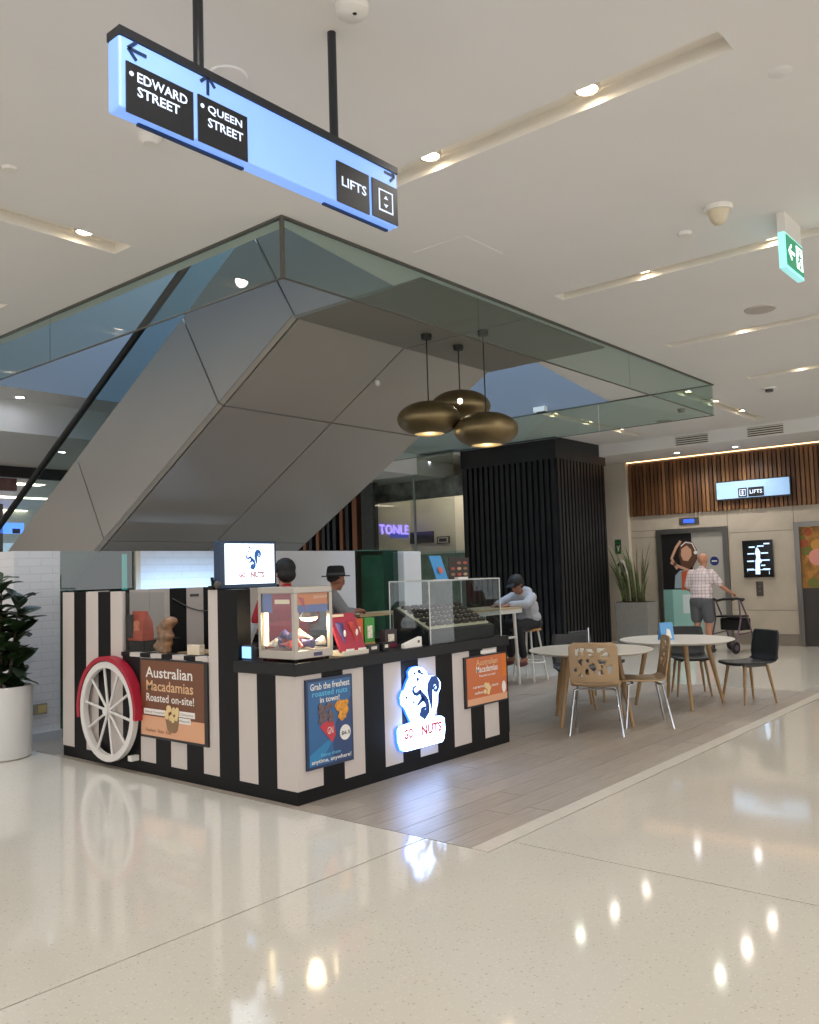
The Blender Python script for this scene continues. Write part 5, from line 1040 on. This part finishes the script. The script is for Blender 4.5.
# ================================================================== PEOPLE
def arm(mb, sh, el, wr, r=(.05, .038, .028)):
    mb.cap(sh, r[0], el, r[1]); mb.cap(el, r[1], wr, r[2])
def hand(mb, wr, d, side, down=Vector((0, 0, -1)), curl=.5):
    """palm and five fingers; d = pointing direction, side = direction of the thumb"""
    d = Vector(d).normalized(); s_ = Vector(side); s_ = (s_-d*s_.dot(d)).normalized(); n = d.cross(s_)
    if n.dot(down) < 0: n = -n
    w0 = Vector(wr); c = w0+d*.05
    mb.cap(w0, .024, w0+d*.03, .026)
    for k_ in range(4):
        o_ = s_*(.03-.02*k_); b = w0+d*(.085-.004*abs(k_-1)); L = (.036, .042, .039, .03)[k_]
        mb.cap(w0+d*.02+o_*.7, .014, b+o_, .0115)
        k1 = b+o_+(d*math.cos(curl*.6)+n*math.sin(curl*.6))*L; k2 = k1+(d*math.cos(curl*1.5)+n*math.sin(curl*1.5))*L*.8
        mb.cap(b+o_, .010, k1, .009); mb.cap(k1, .009, k2, .0078)
    tb = w0+d*.025+s_*.025; t1 = tb+(d*.6+s_*.75).normalized()*.038; t2 = t1+(d*.9+s_*.25+n*.4).normalized()*.03
    mb.cap(tb, .013, t1, .0115); mb.cap(t1, .0105, t2, .009)
def head(mb, c, fw, up=Vector((0, 0, 1))):
    """skull, jaw, nose, ears; fw = facing direction"""
    c = Vector(c); fw = Vector(fw).normalized(); up = (up-fw*up.dot(fw)).normalized(); rt = fw.cross(up); R = Matrix((fw, rt, up)).transposed()
    mb.ell(c+up*.025, (.098, .078, .095), 16, 12, R); mb.ell(c+fw*.02-up*.045, (.068, .058, .07), 14, 10, R); mb.ell(c+fw*.055-up*.085, (.03, .03, .028), 10, 8, R)
    mb.ell(c+fw*.098-up*.018, (.018, .013, .026), 8, 8, R); mb.ell(c+fw*.084-up*.056, (.012, .024, .010), 8, 6, R)
    for s_ in (-1, 1): mb.ell(c+rt*s_*.078-up*.01-fw*.005, (.02, .009, .03), 8, 8, R)
    return R
def face(parent, c, fw, up=Vector((0, 0, 1))):
    c = Vector(c); fw = Vector(fw).normalized(); up = (up-fw*up.dot(fw)).normalized(); rt = fw.cross(up)
    for s_ in (-1, 1): obj('eye', MB().ell(c+fw*.084+rt*s_*.032+up*.008, (.012, .012, .010), 8, 6), mat('eye_dark', '#2a211c', .2), parent)
    obj('mouth', MB().ell(c+fw*.085-up*.058, (.008, .022, .005), 8, 6), mat('lip', '#8d544a', .5), parent)
SKIN = mat('skin', '#b98368', .55); SKINB = mat('skin_tan', '#8e5f48', .55)
V3 = Vector
# --- man at the lift: local axes: x forward (towards the lift), y left
pm_ = thing('person', 'bald man in checked shirt and grey shorts standing at the lift with a rollator', 'person', (0, 0, 0))
b = MB(); hd = V3((.10, -.01, 1.565)); hf = V3((1, -.05, -.25)); head(b, hd, hf)
b.cap((.055, 0, 1.36), .055, hd-V3((0, 0, .08)), .052)
b.ell((.02, 0, 1.22), (.12, .185, .18)); b.ell((-.01, 0, 1.02), (.125, .17, .16)); b.ell((-.02, 0, .90), (.125, .175, .13))
for s_ in (-1, 1):
    b.cap((-.02, s_*.09, .88), .095, (.0, s_*.10, .50), .062); b.cap((.0, s_*.10, .50), .06, (-.035, s_*.11, .09), .04); b.cap((-.03, s_*.11, .05), .04, (.10, s_*.125, .035), .033)
arm(b, (.03, -.19, 1.33), (.10, -.30, 1.12), (.26, -.40, 1.00)); hand(b, (.26, -.40, 1.00), (.9, -.35, -.25), (.2, .9, .3), curl=1.1)
arm(b, (.03, .19, 1.33), (.03, .25, 1.08), (.20, .17, .98)); hand(b, (.20, .17, .98), (.9, -.2, -.2), (.1, -.9, .3), curl=.9)
body = blob('body', b, SKIN, pm_, .0085, 3); face(body, hd, hf)
s = MB(); s.ell((.025, 0, 1.24), (.148, .212, .19)); s.ell((-.005, 0, 1.05), (.152, .20, .19)); s.ell((-.015, 0, .93), (.15, .198, .09)); s.cap((.03, 0, 1.34), .075, (.05, 0, 1.40), .07)
for s_, el in ((-1, (.085, -.275, 1.17)), (1, (.03, .24, 1.14))): s.cap((.03, s_*.17, 1.33), .082, el, .072)
obj_s = blob('shirt', s, plaid('checked_shirt'), pm_, .012, 4)
s = MB(); s.ell((-.025, 0, .87), (.155, .20, .14))
for s_ in (-1, 1): s.cap((-.02, s_*.09, .86), .118, (-.005, s_*.105, .58), .098)
blob('shorts', s, mat('grey_shorts', '#55565a', .8), pm_, .012, 3)
for s_ in (-1, 1):
    s = MB(); s.ell((.03, s_*.12, .04), (.135, .052, .042)); s.cap((-.04, s_*.11, .05), .047, (-.04, s_*.11, .085), .046); s.v = [(x, y, max(z, .002)) for x, y, z in s.v]; blob('shoe', s, mat('dark_shoe', '#3a3634', .6), pm_, .01, 2)
place(pm_, (10.6, 1.42, 0), math.radians(-4))
# --- rollator
rl = thing('rollator', 'black rollator walker with basket beside the man at the lift', 'walker', (0, 0, 0)); FRM = mat('rollator_frame', '#6d5a66', .35, metal=.6); TYR = mat('tyre', '#1a1a1c', .6)
for s_ in (-1, 1):
    y = s_*.24
    obj('side_frame', MB().tube([(-.30, y, .10), (-.12, y, .55), (-.14, y, .88)], .014, 8).tube([(.28, y, .10), (.05, y, .62), (-.10, y, .88)], .014, 8), FRM, rl)
    obj('handle', MB().tube([(-.10, y, .88), (-.20, y, .91), (-.32, y, .89)], .02, 8), TYR, rl, smooth=50)
    for x in (-.30, .28):
        w__ = MB(); w__.tube([(x, y-.02, .095), (x, y+.02, .095)], .095, 20); wo = obj('wheel', w__, TYR, rl, smooth=40); obj('hub', MB().tube([(x, y-.023, .095), (x, y+.023, .095)], .05, 14), FRM, wo)
    obj('brace', MB().tube([(-.22, y, .30), (.18, y, .33)], .010, 8), FRM, rl)
obj('basket', MB().box(-.05, -.21, .36, .22, .21, .56), mat('basket_black', '#151416', .8), rl, bev=.02); obj('seat', MB().box(-.14, -.22, .58, .16, .22, .61), TYR, rl, bev=.01)
obj('back_bar', MB().tube([(-.08, -.24, .86), (.06, -.2, .88), (.10, 0, .89), (.06, .2, .88), (-.08, .24, .86)], .022, 8), TYR, rl, smooth=50)
place(rl, (10.95, 1.05, 0), math.radians(-14))
# --- seated woman, local x forward (to the table)
pw = thing('person', 'seated person in pale grey hoodie and black cap leaning on the high table', 'person', (0, 0, 0))
b = MB(); hd = V3((.25, .03, 1.33)); hf = V3((.85, .1, -.55)); upv = V3((.4, 0, .9)); HR_ = head(b, hd, hf, upv)
b.cap((.10, 0, 1.17), .05, hd-V3((.05, 0, .07)), .048); b.ell((-.02, 0, .80), (.15, .18, .13)); b.ell((.02, 0, .98), (.12, .16, .17)); b.ell((.09, 0, 1.12), (.11, .17, .11))
for s_ in (-1, 1):
    b.cap((-.02, s_*.09, .79), .085, (.36, s_*.12, .77), .062); b.cap((.36, s_*.12, .76), .058, (.24, s_*.11, .36), .04); b.cap((.22, s_*.11, .33), .038, (.34, s_*.12, .30), .032)
    arm(b, (.12, s_*.17, 1.15), (.30, s_*.23, 1.06), (.52, s_*.10, 1.065), (.048, .038, .028)); hand(b, (.52, s_*.10, 1.06), (1, -s_*.3, 0), (0, -s_, .1), curl=.7)
body = blob('body', b, SKINB, pw, .0085, 3); face(body, hd, hf, upv)
s = MB(); s.ell((.0, 0, .88), (.165, .20, .12)); s.ell((.03, 0, 1.0), (.15, .19, .18)); s.ell((.09, 0, 1.13), (.135, .20, .12)); s.ell((.05, 0, 1.23), (.10, .12, .07))
for s_ in (-1, 1): s.cap((.11, s_*.17, 1.15), .075, (.30, s_*.235, 1.07), .062); s.cap((.30, s_*.235, 1.07), .062, (.47, s_*.125, 1.07), .05)
blob('hoodie', s, mat('grey_hoodie', '#a4a5ab', .85), pw, .012, 4)
s = MB(); s.ell((-.02, 0, .80), (.165, .20, .115))
for s_ in (-1, 1): s.cap((-.01, s_*.09, .80), .098, (.36, s_*.12, .775), .075); s.cap((.36, s_*.12, .77), .072, (.25, s_*.11, .40), .055)
blob('trousers', s, mat('dark_trousers', '#1b1c22', .8), pw, .012, 3)
s = MB(); hu = upv.normalized(); hff = hf.normalized(); s.ell(hd+hu*.05-hff*.005, (.118, .10, .085), 14, 10, HR_); s.ell(hd-hff*.05-hu*.01, (.075, .09, .09), 14, 10, HR_); s.ell(hd+hu*.06+hff*.12, (.07, .07, .012), 12, 8, HR_); blob('cap', s, mat('black_cap', '#141416', .7), pw, .01, 2)
obj('cap_badge', MB().ell(hd+V3((.055, -.07, .07)), (.012, .012, .012)), PWHITE, pw)
for s_ in (-1, 1): s = MB(); s.ell((.30, s_*.12, .285), (.12, .048, .04)); blob('shoe', s, mat('red_shoe', '#5a2a2c', .6), pw, .01, 2)
place(pw, (6.17, 2.10, -.03), math.radians(172))
# --- server in red
ps = thing('person', 'kiosk server in red shirt and black cap seen from behind', 'person', (0, 0, 0))
b = MB(); hd = V3((.05, 0, 1.525)); hf = V3((1, 0, -.15)); head(b, hd, hf); b.cap((.02, 0, 1.34), .055, hd-V3((0, 0, .07)), .05); b.ell((.0, 0, 1.2), (.11, .18, .18)); b.ell((-.01, 0, 1.0), (.11, .16, .16)); b.ell((-.01, 0, .88), (.12, .17, .12))
for s_ in (-1, 1):
    b.cap((0, s_*.09, .86), .09, (.0, s_*.10, .48), .06); b.cap((.0, s_*.10, .48), .058, (-.02, s_*.10, .09), .04); b.cap((-.02, s_*.10, .04), .038, (.11, s_*.11, .032), .032)
    arm(b, (.0, s_*.19, 1.32), (.06, s_*.25, 1.08), (.27, s_*.16, 1.02)); hand(b, (.27, s_*.16, 1.02), (1, -s_*.2, -.1), (0, -s_, .2), curl=.8)
body = blob('body', b, SKIN, ps, .0085, 3); face(body, hd, hf)
s = MB(); s.ell((.0, 0, 1.22), (.14, .208, .19)); s.ell((-.005, 0, 1.02), (.145, .195, .20)); s.ell((0, 0, .88), (.15, .20, .10)); s.cap((.0, 0, 1.33), .075, (.015, 0, 1.385), .062)
for s_ in (-1, 1): s.cap((.0, s_*.175, 1.31), .08, (.05, s_*.24, 1.14), .068)
blob('shirt', s, mat('red_shirt', '#a01f2e', .8), ps, .012, 4)
s = MB()
for s_ in (-1, 1): s.cap((0, s_*.09, .86), .108, (.0, s_*.10, .48), .078); s.cap((.0, s_*.10, .48), .078, (-.015, s_*.10, .10), .062)
blob('trousers', s, mat('dark_trousers'), ps, .012, 3)
s = MB(); s.ell(hd+V3((-.005, 0, .05)), (.112, .094, .092)); s.ell(hd+V3((-.05, 0, -.01)), (.07, .085, .07)); s.ell(hd+V3((.12, 0, .045)), (.085, .075, .012)); blob('cap', s, mat('black_cap'), ps, .01, 2)
for s_ in (-1, 1): s = MB(); s.ell((.04, s_*.105, .04), (.13, .05, .042)); s.v = [(x, y, max(z, .002)) for x, y, z in s.v]; blob('shoe', s, mat('dark_shoe'), ps, .01, 2)
place(ps, (1.17, 1.37, .0), math.radians(62))
# --- man in the hat
ph = thing('person', 'man in dark banded hat and grey shirt leaning at the bar ledge', 'person', (0, 0, 0))
b = MB(); hd = V3((.20, 0, 1.435)); hf = V3((1, 0, -.18)); head(b, hd, hf); b.cap((.10, 0, 1.27), .055, hd-V3((.03, 0, .08)), .05); b.ell((.05, 0, 1.14), (.12, .18, .17)); b.ell((-.03, 0, .96), (.12, .165, .16)); b.ell((-.06, 0, .84), (.12, .17, .12))
for s_ in (-1, 1):
    b.cap((-.06, s_*.09, .83), .09, (.02, s_*.10, .46), .06); b.cap((.02, s_*.10, .46), .058, (-.02, s_*.10, .09), .04); b.cap((-.02, s_*.10, .04), .038, (.11, s_*.11, .032), .032)
    arm(b, (.08, s_*.19, 1.25), (.20, s_*.24, 1.05), (.43, s_*.10, 1.07)); hand(b, (.43, s_*.10, 1.07), (1, -s_*.4, .05), (0, -s_, .2), curl=1.0)
body = blob('body', b, mat('skin_ruddy', '#a06a52', .55), ph, .0085, 3); face(body, hd, hf)
s = MB(); s.ell((.05, 0, 1.16), (.15, .208, .18)); s.ell((-.02, 0, .98), (.152, .198, .18)); s.ell((-.05, 0, .86), (.15, .20, .10)); s.cap((.08, 0, 1.27), .075, (.11, 0, 1.315), .062)
for s_ in (-1, 1): s.cap((.08, s_*.175, 1.25), .08, (.20, s_*.245, 1.06), .07); s.cap((.20, s_*.245, 1.06), .066, (.30, s_*.19, 1.06), .055)
blob('shirt', s, mat('grey_shirt', '#8f8f93', .85), ph, .012, 4)
s = MB()
for s_ in (-1, 1): s.cap((-.05, s_*.09, .83), .108, (.02, s_*.10, .46), .078); s.cap((.02, s_*.10, .46), .078, (-.015, s_*.10, .10), .062)
blob('trousers', s, mat('dark_trousers'), ph, .012, 3)
HB = mat('hat_felt', '#17181c', .8); rake = Matrix.Rotation(math.radians(4), 3, 'Y')
ht = MB().lathe([(0, .125), (.06, .125), (.088, .115), (.098, .08), (.104, .0), (.155, -.008), (.158, .0), (.155, .006), (.0, .006)], n=28); ht.v = [tuple(V3((x*1.12, y*.95, z))+hd+V3((-.005, 0, .055))) for x, y, z in ht.v]; hto = obj('hat', ht, HB, ph, smooth=50)
bd_ = MB().lathe([(.105, .01), (.107, .012), (.104, .038), (.101, .038)], n=28); bd_.v = [tuple(V3((x*1.12, y*.95, z))+hd+V3((-.005, 0, .055))) for x, y, z in bd_.v]; obj('hat_band', bd_, mat('hat_band', '#4b4a4c', .7), hto)
hr_ = MB(); hr_.ell(hd+V3((-.02, 0, .028)), (.102, .086, .058)); blob('hair', hr_, mat('dark_hair', '#241c18', .8), ph, .01, 2)
for s_ in (-1, 1): s = MB(); s.ell((.04, s_*.105, .04), (.13, .05, .042)); s.v = [(x, y, max(z, .002)) for x, y, z in s.v]; blob('shoe', s, mat('dark_shoe'), ph, .01, 2)
place(ph, (3.28, 3.13, 0), math.radians(-22))

# ================================================================== PLANTS
LEAF = mat('fig_leaf', '#24351c', .35, noise=(6, .35), rand=.25); LEAF2 = mat('snake_leaf', '#566038', .45, noise=(5, .45), stretch=(1, 1, 2.5), rand=.2)
def leafmesh(L, Wd, droop, nl=8):
    rows = []
    for i in range(nl+1):
        u_ = i/nl; w__ = Wd*(math.sin(math.pi*min(1, .06+u_*.94)**1.5)*.9+.06*(1-u_)); zc = -droop*u_*u_
        rows.append([(u_*L, -w__/2, zc+.12*w__), (u_*L, -w__/4, zc+.03*w__), (u_*L, 0, zc), (u_*L, w__/4, zc+.03*w__), (u_*L, w__/2, zc+.12*w__)])
    return MB().sheet(rows)
lms = []
for L, Wd, dr in ((.30, .20, .05), (.26, .18, .07), (.34, .22, .09)):
    me = mesh('leaf', leafmesh(L, Wd, dr)); me.materials.append(LEAF); me.shade_smooth(); lms.append(me)
fx, fy = -.36, 3.42
t = thing('potted_fig', 'fiddle-leaf fig in a tall white pot at the left edge', 'potted plant', (fx, fy, 0))
pt = obj('pot', MB().lathe([(0, 0), (.235, 0), (.25, .01), (.262, .60), (.258, .62), (.24, .62), (.238, .55), (0, .55)], (fx, fy, 0), 40), mat('white_pot', '#d2d0cc', .35), t, smooth=40)
obj('soil', MB().lathe([(0, .56), (.237, .56), (.237, .55)], (fx, fy, 0), 24), mat('soil', '#2b221b', .9, noise=(40, .4)), t)
rr = random.Random(11); BARK = mat('fig_bark', '#4a3b2c', .8); nleaf = 0
for sx, sy, hh in ((0, 0, 1.0), (.05, -.06, .80), (-.06, .05, .9), (.02, .07, .62)):
    obj('stem', MB().tube([(fx+sx*.6, fy+sy*.6, .55), (fx+sx*1.4, fy+sy*1.4, .55+hh*.5), (fx+sx*2.0, fy+sy*2.0, .55+hh)], [.014, .011, .006], 7), BARK, t)
    n = int(hh*44)
    for i in range(n):
        u_ = (i+.5)/n; az = i*2.4+sx*9; bx_ = fx+sx*(1+u_); by_ = fy+sy*(1+u_); bz_ = .62+hh*u_*.97
        o = bpy.data.objects.new('leaf', lms[i % 3]); C.objects.link(o); o.parent = t; o.location = Vector((bx_, by_, bz_))-_wl(t)
        o.rotation_euler = (rr.uniform(-.4, .4), -rr.uniform(-.25, .9)-.1*u_, az); sc_ = rr.uniform(.75, 1.0)*(1-.2*u_); o.scale = (sc_, sc_, sc_)
# snake plant in a grey planter
sx0_, sx1_, sy0_, sy1_ = 11.15, 11.6, 2.66, 3.34
t = thing('potted_snake_plant', 'tall snake plant in a grey box planter beside the lift', 'potted plant', (11.38, 2.95, 0))
pb = MB(); A_ = [(sx0_+.04, sy0_+.04), (sx1_-.04, sy0_+.04), (sx1_-.04, sy1_-.04), (sx0_+.04, sy1_-.04)]; B_ = [(sx0_, sy0_), (sx1_, sy0_), (sx1_, sy1_), (sx0_, sy1_)]
pb.add([(*a, 0) for a in A_]+[(*a, .82) for a in B_], [(3, 2, 1, 0), (4, 5, 6, 7), (0, 1, 5, 4), (1, 2, 6, 5), (2, 3, 7, 6), (3, 0, 4, 7)]); obj('planter', pb, mat('planter_grey', '#8a8884', .6, noise=(10, .05)), t, bev=.008)
obj('soil', MB().box(sx0_+.03, sy0_+.03, .818, sx1_-.03, sy1_-.03, .83), mat('soil'), t)
for i in range(34):
    L = rr.uniform(.4, 1.15); w__ = rr.uniform(.04, .065); az = rr.uniform(0, 6.28); bx_ = rr.uniform(sx0_+.1, sx1_-.1); by_ = rr.uniform(sy0_+.1, sy1_-.1); ln = V3(((bx_-11.38)*.9, (by_-2.95)*1.3, 0))*L+V3((rr.uniform(-.06, .06), rr.uniform(-.1, .1), 0)); rows = []
    sd = V3((math.cos(az), math.sin(az), 0))
    for k_ in range(7):
        u_ = k_/6; c_ = V3((bx_, by_, .82))+V3((0, 0, L*u_))+ln*u_*u_; ww = w__*(1-u_**3)*(.8+.4*u_)+.002; nn = V3((-sd.y, sd.x, 0))*ww*.18; rows.append([tuple(c_-sd*ww/2), tuple(c_+nn), tuple(c_+sd*ww/2)])
    obj('leaf', MB().sheet(rows), LEAF2, t, smooth=60, solid=.004)
